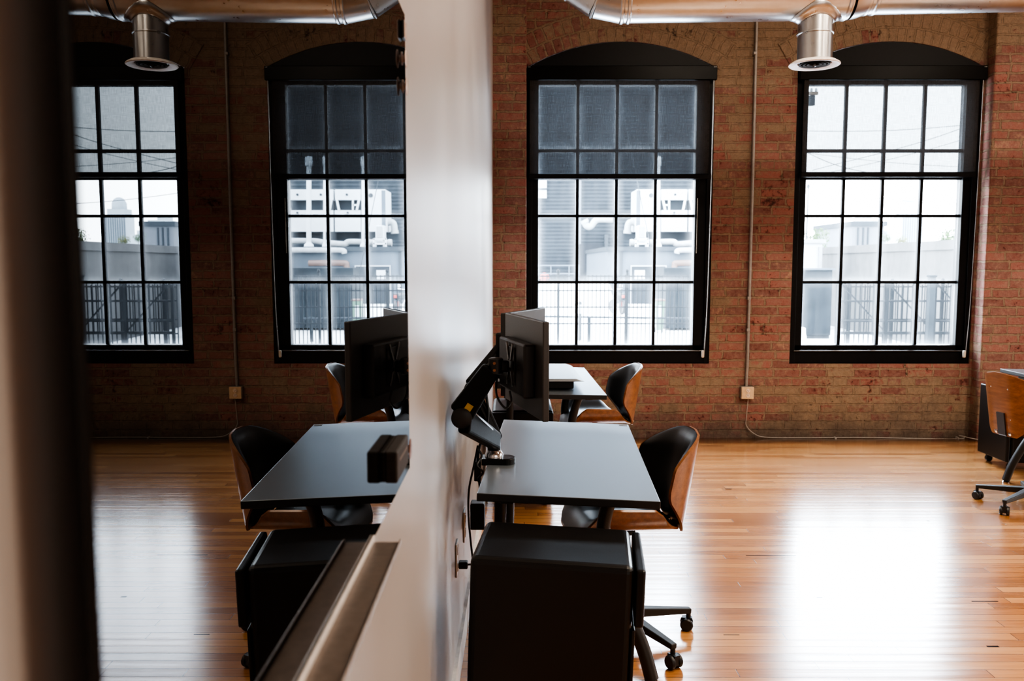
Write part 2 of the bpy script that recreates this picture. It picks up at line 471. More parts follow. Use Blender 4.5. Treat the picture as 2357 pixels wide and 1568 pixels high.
# ------------------------------------------------------------------ mesh builder
class MB:
    def __init__(s):
        s.v, s.f, s.uv = [], [], None

    def add(s, vs, fs):
        o = len(s.v)
        s.v += [tuple(x) for x in vs]
        s.f += [tuple(i + o for i in f) for f in fs]
        return s

    def box(s, x0, y0, z0, x1, y1, z1):
        vs = [(x, y, z) for z in (z0, z1) for y in (y0, y1) for x in (x0, x1)]
        return s.add(vs, [(0, 2, 3, 1), (4, 5, 7, 6), (0, 1, 5, 4), (2, 6, 7, 3), (0, 4, 6, 2), (1, 3, 7, 5)])

    def obox(s, c, half, R=None):
        """box with centre c, half sizes, orientation matrix"""
        R = R or Matrix.Identity(3)
        vs = []
        for z in (-1, 1):
            for y in (-1, 1):
                for x in (-1, 1):
                    vs.append(Vector(c) + R @ Vector((x * half[0], y * half[1], z * half[2])))
        return s.add(vs, [(0, 2, 3, 1), (4, 5, 7, 6), (0, 1, 5, 4), (2, 6, 7, 3), (0, 4, 6, 2), (1, 3, 7, 5)])

    def bar(s, a, b, w, h, up=(0, 0, 1), w2=None, h2=None):
        """tapering rectangular bar from a to b"""
        a, b = Vector(a), Vector(b)
        d = (b - a).normalized()
        sx = d.cross(Vector(up))
        sx = sx.normalized() if sx.length > 1e-6 else Vector((1, 0, 0))
        uz = sx.cross(d)
        w2 = w if w2 is None else w2
        h2 = h if h2 is None else h2
        vs = []
        for p, ww, hh in ((a, w, h), (b, w2, h2)):
            for i, j in ((-1, -1), (1, -1), (1, 1), (-1, 1)):
                vs.append(p + sx * ww * i / 2 + uz * hh * j / 2)
        return s.add(vs, [(0, 1, 2, 3), (7, 6, 5, 4), (0, 4, 5, 1), (1, 5, 6, 2), (2, 6, 7, 3), (3, 7, 4, 0)])

    def tube(s, pts, r, n=12, cap=True):
        pts = [Vector(p) for p in pts]
        rs = r if isinstance(r, (list, tuple)) else [r] * len(pts)
        up = None
        vs, fs = [], []
        for i, p in enumerate(pts):
            d = (pts[min(i + 1, len(pts) - 1)] - pts[max(i - 1, 0)]).normalized()
            if up is None:
                ref = Vector((0, 0, 1)) if abs(d.z) < 0.9 else Vector((1, 0, 0))
                up = (ref - d * ref.dot(d)).normalized()
            else:
                up = (up - d * up.dot(d)).normalized()
            sd = d.cross(up)
            for k in range(n):
                a = 2 * PI * k / n
                vs.append(p + (up * math.cos(a) + sd * math.sin(a)) * rs[i])
        for i in range(len(pts) - 1):
            for k in range(n):
                a, b = i * n + k, i * n + (k + 1) % n
                fs.append((a, b, b + n, a + n))
        if cap:
            fs.append(tuple(range(n - 1, -1, -1)))
            fs.append(tuple((len(pts) - 1) * n + k for k in range(n)))
        return s.add(vs, fs)

    def lathe(s, prof, c=(0, 0, 0), axis='z', n=24):
        """profile of (radius, height) turned about an axis through c"""
        vs, fs = [], []
        for r, h in prof:
            for k in range(n):
                a = 2 * PI * k / n
                x, y = r * math.cos(a), r * math.sin(a)
                p = {'z': (x, y, h), 'x': (h, x, y), 'y': (x, h, y)}[axis]
                vs.append((p[0] + c[0], p[1] + c[1], p[2] + c[2]))
        for i in range(len(prof) - 1):
            for k in range(n):
                a, b = i * n + k, i * n + (k + 1) % n
                fs.append((a, b, b + n, a + n))
        if prof[0][0] > 1e-5:
            fs.append(tuple(range(n - 1, -1, -1)))
        if prof[-1][0] > 1e-5:
            fs.append(tuple((len(prof) - 1) * n + k for k in range(n)))
        return s.add(vs, fs)

    def prism(s, poly, y0, y1):
        """polygon given in (x, z), extruded from y0 to y1"""
        n = len(poly)
        vs = [(x, y0, z) for x, z in poly] + [(x, y1, z) for x, z in poly]
        fs = [tuple(range(n)), tuple(range(2 * n - 1, n - 1, -1))]
        fs += [(i, i + n, (i + 1) % n + n, (i + 1) % n) for i in range(n)]
        return s.add(vs, fs)

    def grid(s, pts):
        """pts[i][j] -> surface"""
        ni, nj = len(pts), len(pts[0])
        vs = [p for row in pts for p in row]
        fs = [(i * nj + j, (i + 1) * nj + j, (i + 1) * nj + j + 1, i * nj + j + 1) for i in range(ni - 1) for j in range(nj - 1)]
        return s.add(vs, fs)

    def build(s, name, mat, parent=None, smooth=False, bevel=0.0, solid=0.0, loc=None, rot=None, subsurf=0, bseg=2, solid_off=-1.0):
        me = bpy.data.meshes.new(name)
        me.from_pydata(s.v, [], s.f)
        bm = bmesh.new()
        bm.from_mesh(me)
        bmesh.ops.recalc_face_normals(bm, faces=bm.faces)
        bm.to_mesh(me)
        bm.free()
        me.materials.append(mat)
        if smooth:
            for p in me.polygons:
                p.use_smooth = True
        o = bpy.data.objects.new(name, me)
        C.objects.link(o)
        if parent is not None:
            o.parent = parent
        if loc:
            o.location = loc
        if rot:
            o.rotation_euler = rot
        if solid:
            md = o.modifiers.new('solid', 'SOLIDIFY')
            md.thickness = solid
            md.offset = solid_off
        if bevel:
            md = o.modifiers.new('bevel', 'BEVEL')
            md.width = bevel
            md.segments = bseg
            md.limit_method = 'ANGLE'
            md.angle_limit = 0.6
            md.harden_normals = False
        if subsurf:
            md = o.modifiers.new('sub', 'SUBSURF')
            md.levels = subsurf
            md.render_levels = subsurf
        if smooth and not subsurf:
            try:
                me.set_sharp_from_angle(angle=math.radians(42))
            except Exception:
                pass
        return o


def tag(o, label=None, cat=None, group=None, kind=None):
    if label:
        o['label'] = label
    if cat:
        o['category'] = cat
    if group:
        o['group'] = group
    if kind:
        o['kind'] = kind
    return o


def empty(name, loc=(0, 0, 0), rz=0.0):
    o = bpy.data.objects.new(name, None)
    o.empty_display_size = 0.1
    C.objects.link(o)
    o.location = loc
    o.rotation_euler = (0, 0, rz)
    return o


def thing(name, label, cat, loc=(0, 0, 0), rz=0.0, group=None):
    return tag(empty(name, loc, rz), label, cat, group)


def copy_tree(o, parent=None):
    c = o.copy()
    C.objects.link(c)
    if parent is not None:
        c.parent = parent
    for ch in list(o.children):
        copy_tree(ch, c)
    return c


def curve_pts(ctrl, n=24):
    """Catmull-Rom through control points"""
    P = [Vector(p) for p in ctrl]
    P = [P[0] * 2 - P[1]] + P + [P[-1] * 2 - P[-2]]
    out = []
    segs = len(P) - 3
    per = max(2, n // segs)
    for i in range(segs):
        p0, p1, p2, p3 = P[i:i + 4]
        for k in range(per):
            u = k / per
            out.append(0.5 * ((2 * p1) + (p2 - p0) * u + (2 * p0 - 5 * p1 + 4 * p2 - p3) * u * u + (3 * p1 - p0 - 3 * p2 + p3) * u ** 3))
    out.append(P[-2])
    return out


# ------------------------------------------------------------------ room shell
D = 6.7
SILL, SPR, RISE = 0.598, 2.900, 0.192
WIN = [(0.098, 1.552), (2.190, 3.622)]


def arch_profile(x0, x1, n=20, base=SPR, rise=RISE):
    w = x1 - x0
    R = (w * w / 4 + rise * rise) / (2 * rise)
    zc = base + rise - R
    a = math.asin(w / 2 / R)
    return [((x0 + x1) / 2 + R * math.sin(-a + 2 * a * k / n), zc + R * math.cos(-a + 2 * a * k / n)) for k in range(n + 1)], R, zc, a


def flat_with_holes(outer, holes, y):
    bm = bmesh.new()
    for loop in [outer] + holes:
        vs = [bm.verts.new((x, y, z)) for x, z in loop]
        for i in range(len(vs)):
            bm.edges.new((vs[i], vs[(i + 1) % len(vs)]))
    bmesh.ops.triangle_fill(bm, use_beauty=True, use_dissolve=False, edges=bm.edges)
    bm.verts.index_update()
    vs = [tuple(v.co) for v in bm.verts]
    fs = [tuple(v.index for v in f.verts) for f in bm.faces]
    bm.free()
    return vs, fs


XR = 8.5
YB = -4.0
ZC = 4.3
holes = []
for x0, x1 in WIN:
    top = arch_profile(x0, x1)[0]
    holes.append([(x0, SILL), (x1, SILL)] + top[::-1])
mb = MB()
vs, fs = flat_with_holes([(-0.6, -0.1), (XR, -0.1), (XR, ZC), (-0.6, ZC)], holes, D)
mb.add(vs, fs)
for h in holes:
    n = len(h)
    for i in range(n):
        a, b = h[i], h[(i + 1) % n]
        mb.add([(a[0], D, a[1]), (b[0], D, b[1]), (b[0], D + 0.32, b[1]), (a[0], D + 0.32, a[1])], [(0, 1, 2, 3)])
wall_far = tag(mb.build('wall_far', M['brick']), kind='structure')
for i, (x0, x1) in enumerate(WIN):
    prof, R, zc, a = arch_profile(x0 - 0.0, x1 + 0.0)
    aa = a * 1.06
    me = bpy.data.meshes.new('brick_arch')
    vv, ff, uu = [], [], []
    n, thick = 48, 0.236
    for k in range(n + 1):
        th = -aa + 2 * aa * k / n
        for r in (R + 0.001, R + thick):
            vv.append(((x0 + x1) / 2 + r * math.sin(th), D - 0.006, zc + r * math.cos(th)))
            uu.append((th * (R + 0.12) + i * 3.3, r - R))
    for k in range(n):
        ff.append((2 * k, 2 * k + 2, 2 * k + 3, 2 * k + 1))
    me.from_pydata(vv, [], ff)
    uvl = me.uv_layers.new(name='UVMap')
    for lp in me.loops:
        uvl.data[lp.index].uv = uu[lp.vertex_index]
    me.materials.append(M['arch'])
    o = bpy.data.objects.new('brick_arch', me)
    C.objects.link(o)
    o.parent = wall_far
# brick piers that step forward of the window wall
tag(MB().box(-0.42, D - 0.12, -0.02, 0.094, D + 0.02, ZC).build('trim_1', M['brick_pier'], bevel=0.006), kind='structure')
tag(MB().box(3.640, D - 0.12, -0.02, 4.55, D + 0.02, ZC).build('trim_2', M['brick_pier'], bevel=0.012), kind='structure')
tag(MB().box(-0.6, YB, -0.12, XR, D + 0.1, 0.0).build('floor', M['floor']), kind='structure')
tag(MB().box(-0.6, YB, ZC, XR, D + 0.35, ZC + 0.1).build('ceiling', M['ceiling']), kind='structure')
tag(MB().box(XR, YB, -0.1, XR + 0.1, D + 0.3, ZC).build('wall_right', M['plaster']), kind='structure')
tag(MB().box(-0.6, YB - 0.1, -0.1, XR, YB, ZC).build('wall_back', M['plaster']), kind='structure')


def wx(y):
    return -.2120 + .00699 * y if y < 2.72 else -0.2155 + 0.0083 * y


mb = MB()
st_ = [(wx(y), y) for y in (YB, 2.72, D - .115)]
n = len(st_)
mb.add([(x, y, z) for z in (-.02, ZC) for x, y in st_] + [(x - .12, y, z) for z in (-.02, ZC) for x, y in st_],
       [(i, i + 1, n + i + 1, n + i) for i in range(n - 1)] + [(2 * n + i + 1, 2 * n + i, 3 * n + i, 3 * n + i + 1) for i in range(n - 1)]
       + [(0, n, 3 * n, 2 * n), (n - 1, 3 * n - 1, 4 * n - 1, 2 * n - 1)]
       + [(i, 2 * n + i, 2 * n + i + 1, i + 1) for i in range(n - 1)] + [(n + i, n + i + 1, 3 * n + i + 1, 3 * n + i) for i in range(n - 1)])
tag(mb.build('wall_left', M['white_wall']), kind='structure')
mb = MB()
st_ = [(wx(y), y) for y in (YB, 2.72, 6.5)]
mb.add([(x, y, z) for z in (0, .10) for x, y in st_] + [(x + .012, y, z) for z in (0, .10) for x, y in st_],
       [(2 * n + i, 2 * n + i + 1, 3 * n + i + 1, 3 * n + i) for i in range(n - 1)] + [(n + i, 3 * n + i, 3 * n + i + 1, n + i + 1) for i in range(n - 1)]
       + [(n - 1, 2 * n - 1, 4 * n - 1, 3 * n - 1)])
tag(mb.build('baseboard_left', M['base_trim']), kind='structure')

# ------------------------------------------------------------------ windows
YP = D + 0.075          # plane of the panes
ZTOP, ZBOT = 2.763, 0.752


def dz(z, Y):           # height measured on the wall plane, carried to plane Y
    return CAMH + (z - CAMH) * Y / D


def window(name, x0, x1, pxl, pxr, rod=False):
    w = empty(name, ((x0 + x1) / 2, D, SILL))
    tag(w, kind='structure')
    ox, oy, oz = w.location

    def loc(m):
        m.v = [(a - ox, b - oy, c - oz) for a, b, c in m.v]
        return m
    pl, pr = pxl * YP / D, pxr * YP / D
    zt, zb = dz(ZTOP, YP), dz(ZBOT, YP)
    fy0 = D + 0.012
    m = MB()
    m.box(x0, fy0, SILL, x0 + 0.045, YP + 0.1, SPR)
    m.box(x1 - 0.045, fy0, SILL, x1, YP + 0.1, SPR)
    m.box(x0, fy0 + 0.004, SILL, x1, YP + 0.1, SILL + 0.100)            # apron
    m.box(x0 + .03, fy0 + 0.05, zt + 0.03, x1 - .03, YP + 0.1, SPR)
    loc(m).build('frame', M['frame'], w, bevel=0.004)
    m = MB()
    m.box(x0 + 0.03, fy0 - 0.014, SILL + 0.098, x1 - 0.03, YP, SILL + 0.108)
    loc(m).build('sill', M['sill'], w, bevel=0.003)
    m = MB()                                                            # filled arch head
    prof = arch_profile(x0 + .004, x1 - .004)[0]
    m.prism([(x0 + .004, SPR - 0.02), (x1 - .004, SPR - 0.02)] + [(a, b - .004) for a, b in prof[::-1]], D - 0.004, D + 0.03)
    loc(m).build('arch_panel', M['frame'], w)
    m = MB()                                                            # sashes
    m.box(x0 + 0.035, YP - 0.045, SILL + .10, pl, YP + 0.05, zt + .05)
    m.box(pr, YP - 0.045, SILL + .10, x1 - 0.035, YP + 0.05, zt + .05)
    m.box(x0 + .035, YP - 0.045, SILL + .105, x1 - .035, YP + 0.05, zb)
    m.box(x0 + .035, YP - 0.03, zt, x1 - .035, YP + 0.05, zt + 0.045)
    loc(m).build('sash', M['frame'], w, bevel=0.004)
    m = MB()                                                            # glazing bars
    rows = [zt, dz(2.264, YP), dz(2.062, YP), dz(1.763, YP), dz(1.246, YP), zb]
    for z, t_ in ((rows[1], .026), (rows[2], .042), (rows[3], .024), (rows[4], .024)):
        m.box(pl, YP - 0.018, z - t_ / 2, pr, YP + 0.018, z + t_ / 2)
    cols = [pl + (pr - pl) * k / 4 for k in range(5)]
    for x in cols[1:4]:
        m.box(x - 0.0125, YP - 0.018, zb, x + 0.0125, YP + 0.018, zt)
    loc(m).build('glazing_bars', M['frame'], w, bevel=0.003)
    me = bpy.data.meshes.new('glass')
    vv, ff, uu = [], [], []
    for i in range(4):
        for j in range(5):
            a = len(vv)
            xa, xb, za, zb_ = cols[i], cols[i + 1], rows[j + 1], rows[j]
            vv += [(xa - ox, YP - oy, za - oz), (xb - ox, YP - oy, za - oz), (xb - ox, YP - oy, zb_ - oz), (xa - ox, YP - oy, zb_ - oz)]
            ff.append((a, a + 1, a + 2, a + 3))
            uu += [(0, 0), (1, 0), (1, 1), (0, 1)]
    me.from_pydata(vv, [], ff)
    uvl = me.uv_layers.new(name='UVMap')
    for lp in me.loops:
        uvl.data[lp.index].uv = uu[lp.vertex_index]
    me.materials.append(M['pane'])
    g = bpy.data.objects.new('glass', me)
    C.objects.link(g)
    g.parent = w
    if rod:
        a, b = at(1607.5, 456, D), at(1604.5, 583, D)
        loc(MB().tube([(a[0], D + .022, a[2]), (b[0], D + .022, b[2])], .0035, 8)).build('sash_rod', M['rod'], w, smooth=True)
    return w


window('window_1', WIN[0][0], WIN[0][1], 0.190, 1.407, True)
window('window_2', WIN[1][0], WIN[1][1], 2.266, 3.478)


def roller_shade(x0, x1, label, hem_l, hem_r, zb):
    s = thing('roller_shade', label, 'blind', ((x0 + x1) / 2, D - 0.01, SPR), group=None)
    ox, oy, oz = s.location

    def L(m):
        m.v = [(a - ox, b - oy, c - oz) for a, b, c in m.v]
        return m
    L(MB().box(x0 + .003, D - 0.050, 2.797, x1 + 0.006, D - 0.008, SPR + .002)).build('cassette', M['cassette'], s, bevel=0.004)
    for xa in (x0 + .008, x1 - .022):
        L(MB().box(xa, D - 0.0512, SPR - .010, xa + .022, D - .0495, SPR - .007)).build('end_cap', M['chain'], s)
    m = MB()
    m.grid([[(hem_l + .006 + (hem_r - hem_l - .012) * i / 8, D - 0.030 - 0.002 * math.sin(i * 1.3 + j), zb + .03 + (2.80 - zb - .03) * j / 8) for j in range(9)] for i in range(9)])
    L(m).build('shade_cloth', M['cloth'], s, smooth=True)
    L(MB().box(hem_l, D - 0.040, zb, hem_r, D - 0.020, zb + 0.040)).build('hem_bar', M['frame'], s, bevel=0.005)
    # bead chain in a loop down to the clip
    cx = x1 - 0.030
    pts = [(cx + .018, D - .03, 2.80), (cx + .012, D - .028, 1.9), (cx + .002, D - .026, 1.1), (cx - .014, D - .026, 0.70), (cx - .020, D - .028, .652)]
    L(MB().tube(curve_pts(pts, 40), 0.0016, 6)).build('pull_chain', M['chain'], s, smooth=True)
    pts = [(cx + .010, D - .038, 2.80), (cx + .006, D - .036, 1.9), (cx - .004, D - .034, 1.1), (cx - .02, D - .030, 0.70)]
    L(MB().tube(curve_pts(pts, 40), 0.0012, 6)).build('pull_chain', M['chain'], s, smooth=True)
    L(MB().box(cx - .037, D - .036, .650, cx - .017, D - .010, .708)).build('chain_clip', M['clip'], s, bevel=0.007, bseg=3)
    return s


roller_shade(WIN[0][0], WIN[0][1], 'half-lowered dark mesh roller shade on the window nearest the white wall', 0.115, 1.515, 2.046)
roller_shade(WIN[1][0], WIN[1][1] - .002, 'mesh roller shade half lowered over the right-hand window, bright sky behind it', 2.225, 3.585, 2.060)

# ------------------------------------------------------------------ duct
duct = thing('air_duct', 'round galvanised ceiling duct with a white diffuser hanging on a branch before the brick wall', 'duct', (1.72, 5.0, 3.2))
ox, oy, oz = duct.location


def DL(m):
    m.v = [(a - ox, b - oy, c - oz) for a, b, c in m.v]
    return m


A0 = Vector((0.62, 5.04, 2.944))
A1 = Vector((1.90, 4.98, 2.944))
RD = 0.165
DL(MB().tube([A0, A1], RD, 40)).build('main_pipe', M['duct'], duct, smooth=True)
DL(MB().tube([A1, A1 + Vector((.05, 0, .004)), A1 + Vector((.10, 0, .006))], [RD, RD - .006, RD - .022], 40)).build('reducer', M['duct'], duct, smooth=True)
DL(MB().tube([A1 + Vector((.09, 0, .006)), Vector((5.6, 4.82, 2.975))], RD - .022, 40)).build('narrow_pipe', M['duct'], duct, smooth=True)
# gored elbow turning up to the ceiling
cen = Vector((A0.x, A0.y, A0.z + 0.30))
for k in range(4):
    a0, a1 = k * PI / 8, (k + 1) * PI / 8
    p0 = cen + Vector((-math.sin(a0) * .30, 0, -math.cos(a0) * .30))
    p1 = cen + Vector((-math.sin(a1) * .30, 0, -math.cos(a1) * .30))
    d = (p1 - p0).normalized() * 0.018
    DL(MB().tube([p0 - d, p1 + d], RD + .001 * (k % 2), 40)).build('elbow_gore', M['duct'], duct, smooth=True)
DL(MB().tube([(A0.x - .30, A0.y, A0.z + .30), (A0.x - .30, A0.y, ZC - .004)], RD, 40)).build('riser_pipe', M['duct'], duct, smooth=True)


def ring(c, d, r, w=0.012):
    d = Vector(d).normalized() * w
    c = Vector(c)
    DL(MB().tube([c - d, c - d * .5, c + d * .5, c + d], [r, r + .006, r + .006, r], 40)).build('seam_ring', M['duct'], duct, smooth=True)


dirA = A1 - A0
ring(A0, dirA, RD)
ring(A0 + dirA * .03, dirA, RD)
ring(A1 - Vector((.02, 0, 0)), dirA, RD)
ring(A1 + Vector((.10, 0, .006)), dirA, RD - .022)
ring(A1 + Vector((.14, -.005, .006)), dirA, RD - .022)
for a in (PI / 8, PI / 4, 3 * PI / 8):
    ring(cen + Vector((-math.sin(a) * .30, 0, -math.cos(a) * .30)), (-math.cos(a), 0, math.sin(a)), RD + .001, .008)
bx, by = 1.722, 4.99
m = MB()
for i in range(13):     # saddle where the branch leaves the pipe
    pass
prof = []
rowpts = []
for j in range(4):
    row = []
    for k in range(41):
        a = 2 * PI * k / 40
        rr = 0.098 + (0.045 * (j / 3) ** 2)
        x, y = rr * math.cos(a), rr * math.sin(a)
        yy_ = max(-.16, min(.16, y))
        z = A0.z - math.sqrt(max(0, (RD + .002) ** 2 - yy_ ** 2)) - (0.022 * (1 - j / 3) ** 1.0) + .001
        row.append((bx + x, by + y, z))
    rowpts.append(row)
m.grid(rowpts)
DL(m).build('branch_saddle', M['duct'], duct, smooth=True, solid=0.002)
DL(MB().tube([(bx, by, A0.z - .06), (bx + .002, by, 2.545)], 0.0965, 40)).build('branch_pipe', M['duct'], duct, smooth=True)
ringc = Vector((bx + .002, by, 2.66))
ring((bx, by, 2.70), (0, 0, 1), 0.0965, .006)
dif = DL(MB().lathe([(0.098, 2.552), (0.118, 2.548), (0.140, 2.534), (0.143, 2.528), (0.138, 2.524), (0.112, 2.528), (0.094, 2.536), (0.092, 2.545)], (bx + .002, by, 0), 'z', 48)).build('diffuser', M['diffuser'], duct, smooth=True)
dm = MB()
DL(dm.lathe([(0.0, 2.545), (0.093, 2.545)], (bx + .002, by, 0), 'z', 40)).build('throat', M['darkhole'], dif)
for r in (0.074, 0.052, 0.030):
    DL(MB().lathe([(r + .006, 2.542), (r + .012, 2.528), (r, 2.531), (r - .004, 2.542), (r + .006, 2.542)], (bx + .002, by, 0), 'z', 40)).build('louver', M['darkhole'], dif, smooth=True)
DL(MB().lathe([(0.012, 2.54), (0.010, 2.520), (0.002, 2.516)], (bx + .002, by, 0), 'z', 12)).build('damper_knob', M['gunmetal'], dif, smooth=True)
dif.rotation_euler = (0, 0, 0)

# ------------------------------------------------------------------ conduit, outlet, cable on the brick
cd = thing('conduit_pipe', 'thin steel conduit running down the brick between the two windows', 'conduit', (1.85, D - .02, 1.8))
m = MB().tube([(1.857 - 1.85, 0, 3.75 - 1.8), (1.856 - 1.85, 0, 1.9 - 1.8), (1.852 - 1.85, 0, 0.62 - 1.8), (1.849 - 1.85, 0.004, 0.50 - 1.8), (1.848 - 1.85, 0.004, 0.418 - 1.8)], 0.0115, 12)
m.build('pipe', M['conduit'], cd, smooth=True)
for z in (3.0, 1.12, .87):
    MB().box(-.014, -.014, z - 1.8 - .012, .014, .02, z - 1.8 + .012).build('pipe_strap', M['conduit'], cd, bevel=0.004)
ob = thing('outlet_box', 'square tan metal outlet box on the brick at the foot of the conduit', 'outlet', (1.852, D, 0.370))
MB().box(-.052, -.045, -.050, .050, -.002, .050).build('box', M['conduit'], ob, bevel=0.006)
cv = MB().box(-.047, -.050, -.048, .050, -.044, .048).build('cover_plate', M['boxmetal'], ob, bevel=0.007, bseg=3)
for z in (.019, -.019):
    sk = MB().lathe([(0.0, -.054), (0.0145, -.054), (0.0145, -.049)], (0.002, 0, z), 'y', 20).build('socket', M['socket'], ob, smooth=True)
    mm = MB()
    for dx in (-.006, .006):
        mm.box(.002 + dx - .0012, -.0552, z, .002 + dx + .0012, -.0535, z + .008)
    mm.box(0, -.0552, z - .009, .004, -.0535, z - .004)
    mm.build('slot', M['darkhole'], sk)
pts = [at(1722, 919, D - .03), at(1718, 960, D - .02), at(1718, 980, D - .02), at(1735, 998, D - .025), at(1765, 1007, D - .03), at(1860, 1008, D - .03), at(1990, 1007.5, D - .03), at(2205, 1010.5, D - .03), (3.54, D - .05, .03), (3.60, D - .125, .022), (3.68, D - .150, .015), (3.85, D - .150, .012), (4.5, D - .150, .012)]
pc = thing('power_cable', 'thin grey cable looping from the outlet box along the foot of the brick wall', 'cable', pts[0])
MB().tube([Vector(p) - Vector(pts[0]) for p in curve_pts(pts, 90)], 0.0035, 8).build('cable', M['greycable'], pc, smooth=True)
for px in (1923, 2205):
    p = Vector(at(px, 1009, D - .03)) - Vector(pts[0])
    MB().box(p.x - .008, p.y - .008, p.z - .009, p.x + .008, p.y + .03, p.z + .009).build('cable_clip', M['greycable'], pc, bevel=0.003)

# ------------------------------------------------------------------ glass marker board on the white wall
GX = -0.179
gb = thing('glass_board', 'black mirror-like glass marker board hung on the white wall at the left', 'board', (GX, 0.89, 1.044))
MB().box(-.006, .353 - .89, 0, 0, 1.431 - .89, .757).build('glass_panel', M['board'], gb, bevel=0.0008, bseg=1)
for y in (.45, 1.33):
    for z in (.08, .68):
        MB().lathe([(.011, -.026), (.011, -.006)], (0, y - .89, z), 'x', 16).build('standoff', M['chrome'], gb, smooth=True)
tr = thing('marker_tray', 'long narrow metal pen tray along the bottom edge of the glass board', 'tray', (GX, 0.69, 1.044))
m = MB()
m.box(.0003, .25 - .69, -.004, .037, 1.044 - .69, 0)
m.box(.0345, .25 - .69, 0, .037, 1.044 - .69, .004)
m.build('channel', M['tray'], tr, bevel=0.0012)
MB().box(.0003, .25 - .69, 0, .0030, 1.046 - .69, .0085).build('back_lip', M['traylip'], tr, bevel=0.001)
er = thing('board_eraser', 'dark felt block eraser stuck to the glass board above the pen tray', 'eraser', (GX, 1.190, 1.118))
MB().box(.0005, -.0585, -.0205, .003, .0585, .0205).build('felt_pad', M['felt'], er)
MB().box(.003, -.060, -.022, .021, .060, .022).build('handle_block', M['felt'], er, bevel=0.003)
MB().box(.0208, -.040, .004, .0213, .045, .0075).build('printed_band', M['felt_edge'], er)


def pin(y, z, label, mat, r=0.0145):
    o = thing('magnet_pin', label, 'magnet', (GX, y, z), group=None)
    MB().lathe([(r * .72, .0003), (r * .75, .0012), (r * .42, .002), (r * .36, .004), (r * .5, .0053), (r * .98, .0063), (r, .0073), (r * .8, .0080), (0, .0082)], (0, 0, 0), 'x', 24).build('knob', mat, o, smooth=True)
    MB().lathe([(r * .5, .0), (r * .5, .0003)], (0, 0, 0), 'x', 16).build('magnet_disc', M['chrome'], o)
    return o


pin(1.386, 1.720, 'clear spool-shaped magnet pin high on the glass board, directly under the square magnet', M['pin'])
pin(1.392, 1.678, 'clear spool-shaped magnet pin on the glass board, lowest near its top corner', M['pin'])
o = thing('square_magnet', 'small dark square magnet at the top far corner of the glass board', 'magnet', (GX, 1.392, 1.765))
MB().box(.0003, -.013, -.014, .005, .013, .014).build('block', M['black'], o, bevel=0.002)
MB().box(.005, -.0125, -.0135, .006, .0125, .0135).build('cover', M['pin'], o, bevel=0.001)
pin(1.385, 1.088, 'dark coppery magnet pin low on the far edge of the glass board', M['copper'], 0.017)


# ------------------------------------------------------------------ wall plates on the white wall
def wall_plate(y, z0, z1, label):
    o = thing('wall_plate', label, 'outlet', (wx(y), y, (z0 + z1) / 2))
    h = (z1 - z0) / 2
    MB().box(.0003, -.036, -h, .006, .036, h).build('plate', M['plate'], o, bevel=0.002)
    for s in (-1, 1):
        MB().box(.0055, -.015, s * h * .5 - .014, .0085, .015, s * h * .5 + .014).build('socket_face', M['plate'], o, bevel=0.004)
    return o


wall_plate(3.12, .353, .468, 'white wall plate low on the white wall, the farther of the two')
wall_plate(2.74, .363, .474, 'white outlet plate low on the white wall with a black plug in it')
pg = thing('power_plug', 'small black plug pushed into the nearer outlet plate on the white wall', 'plug', (wx(2.75) + .009, 2.75, .392))
MB().box(0, -.014, -.012, .030, .014, .012).build('plug_body', M['black'], pg, bevel=0.004)
MB().tube(curve_pts([(.028, 0, 0), (.045, .01, -.006), (.05, .05, -.05), (.045, .10, -.16), (.04, .12, -.38)], 16), .0035, 8).build('plug_cord', M['black'], pg, smooth=True)


# ------------------------------------------------------------------ desks
def make_desk(label, loc, rz, roll, top=.735, W=.52, L=1.146, ylegs=(-.13, .40)):
    r = thing('desk', label, 'desk', (loc[0], loc[1], 0), rz)
    tp = MB().box(-W / 2, -L / 2, -.024, W / 2, L / 2, 0).build('desktop', M['desktop'], r, bevel=0.003, loc=(0, 0, top), rot=(0, roll, 0))
    tp.data.materials.append(M['black'])
    for pg_ in tp.data.polygons:
        if pg_.normal.z < .5:
            pg_.material_index = 1
    MB().box(W / 2 - .040, L / 2 - .035, .0003, W / 2 - .008, L / 2 - .012, .0012).build('corner_sticker', M['greytag'], tp)
    m = MB()
    for y in (ylegs[0] - .06, ylegs[1] + .02):
        m.box(-.19, y - .02, top - .062, .19, y + .02, top - .034)
    m.box(-.03, ylegs[0] - .06, top - .066, .03, ylegs[1] + .02, top - .036)
    m.box(-.20, -L / 2 + .10, top - .052, -.16, L / 2 - .10, top - .034)
    m.box(.16, -L / 2 + .10, top - .046, .20, L / 2 - .10, top - .034)
    m.build('under_frame', M['black2'], r, bevel=0.003)
    for y in ylegs:
        for s in (1, -1):
            c = [(s * .178, y - .020, top - .04), (s * .140, y - .012, .60), (s * .122, y - .005, .48), (s * .150, y - .015, .35), (s * .212, y - .035, .22), (s * .258, y - .050, .11), (s * .286, y - .060, .012)]
            if s < 0:
                c = [(-.222, y, top - .04), (-.226, y, .40), (-.230, y, .012)]
            lg = MB().tube(curve_pts(c, 36), .0235 if s > 0 else .020, 16).build('leg', M['black2'], r, smooth=True)
            MB().lathe([(.020, 0), (.022, .004), (.014, .012), (.008, .018)], (.286, y - .060, 0) if s > 0 else (-.230, y, 0), 'z', 16).build('foot_glide', M['chrome'], lg, smooth=True)
    return r


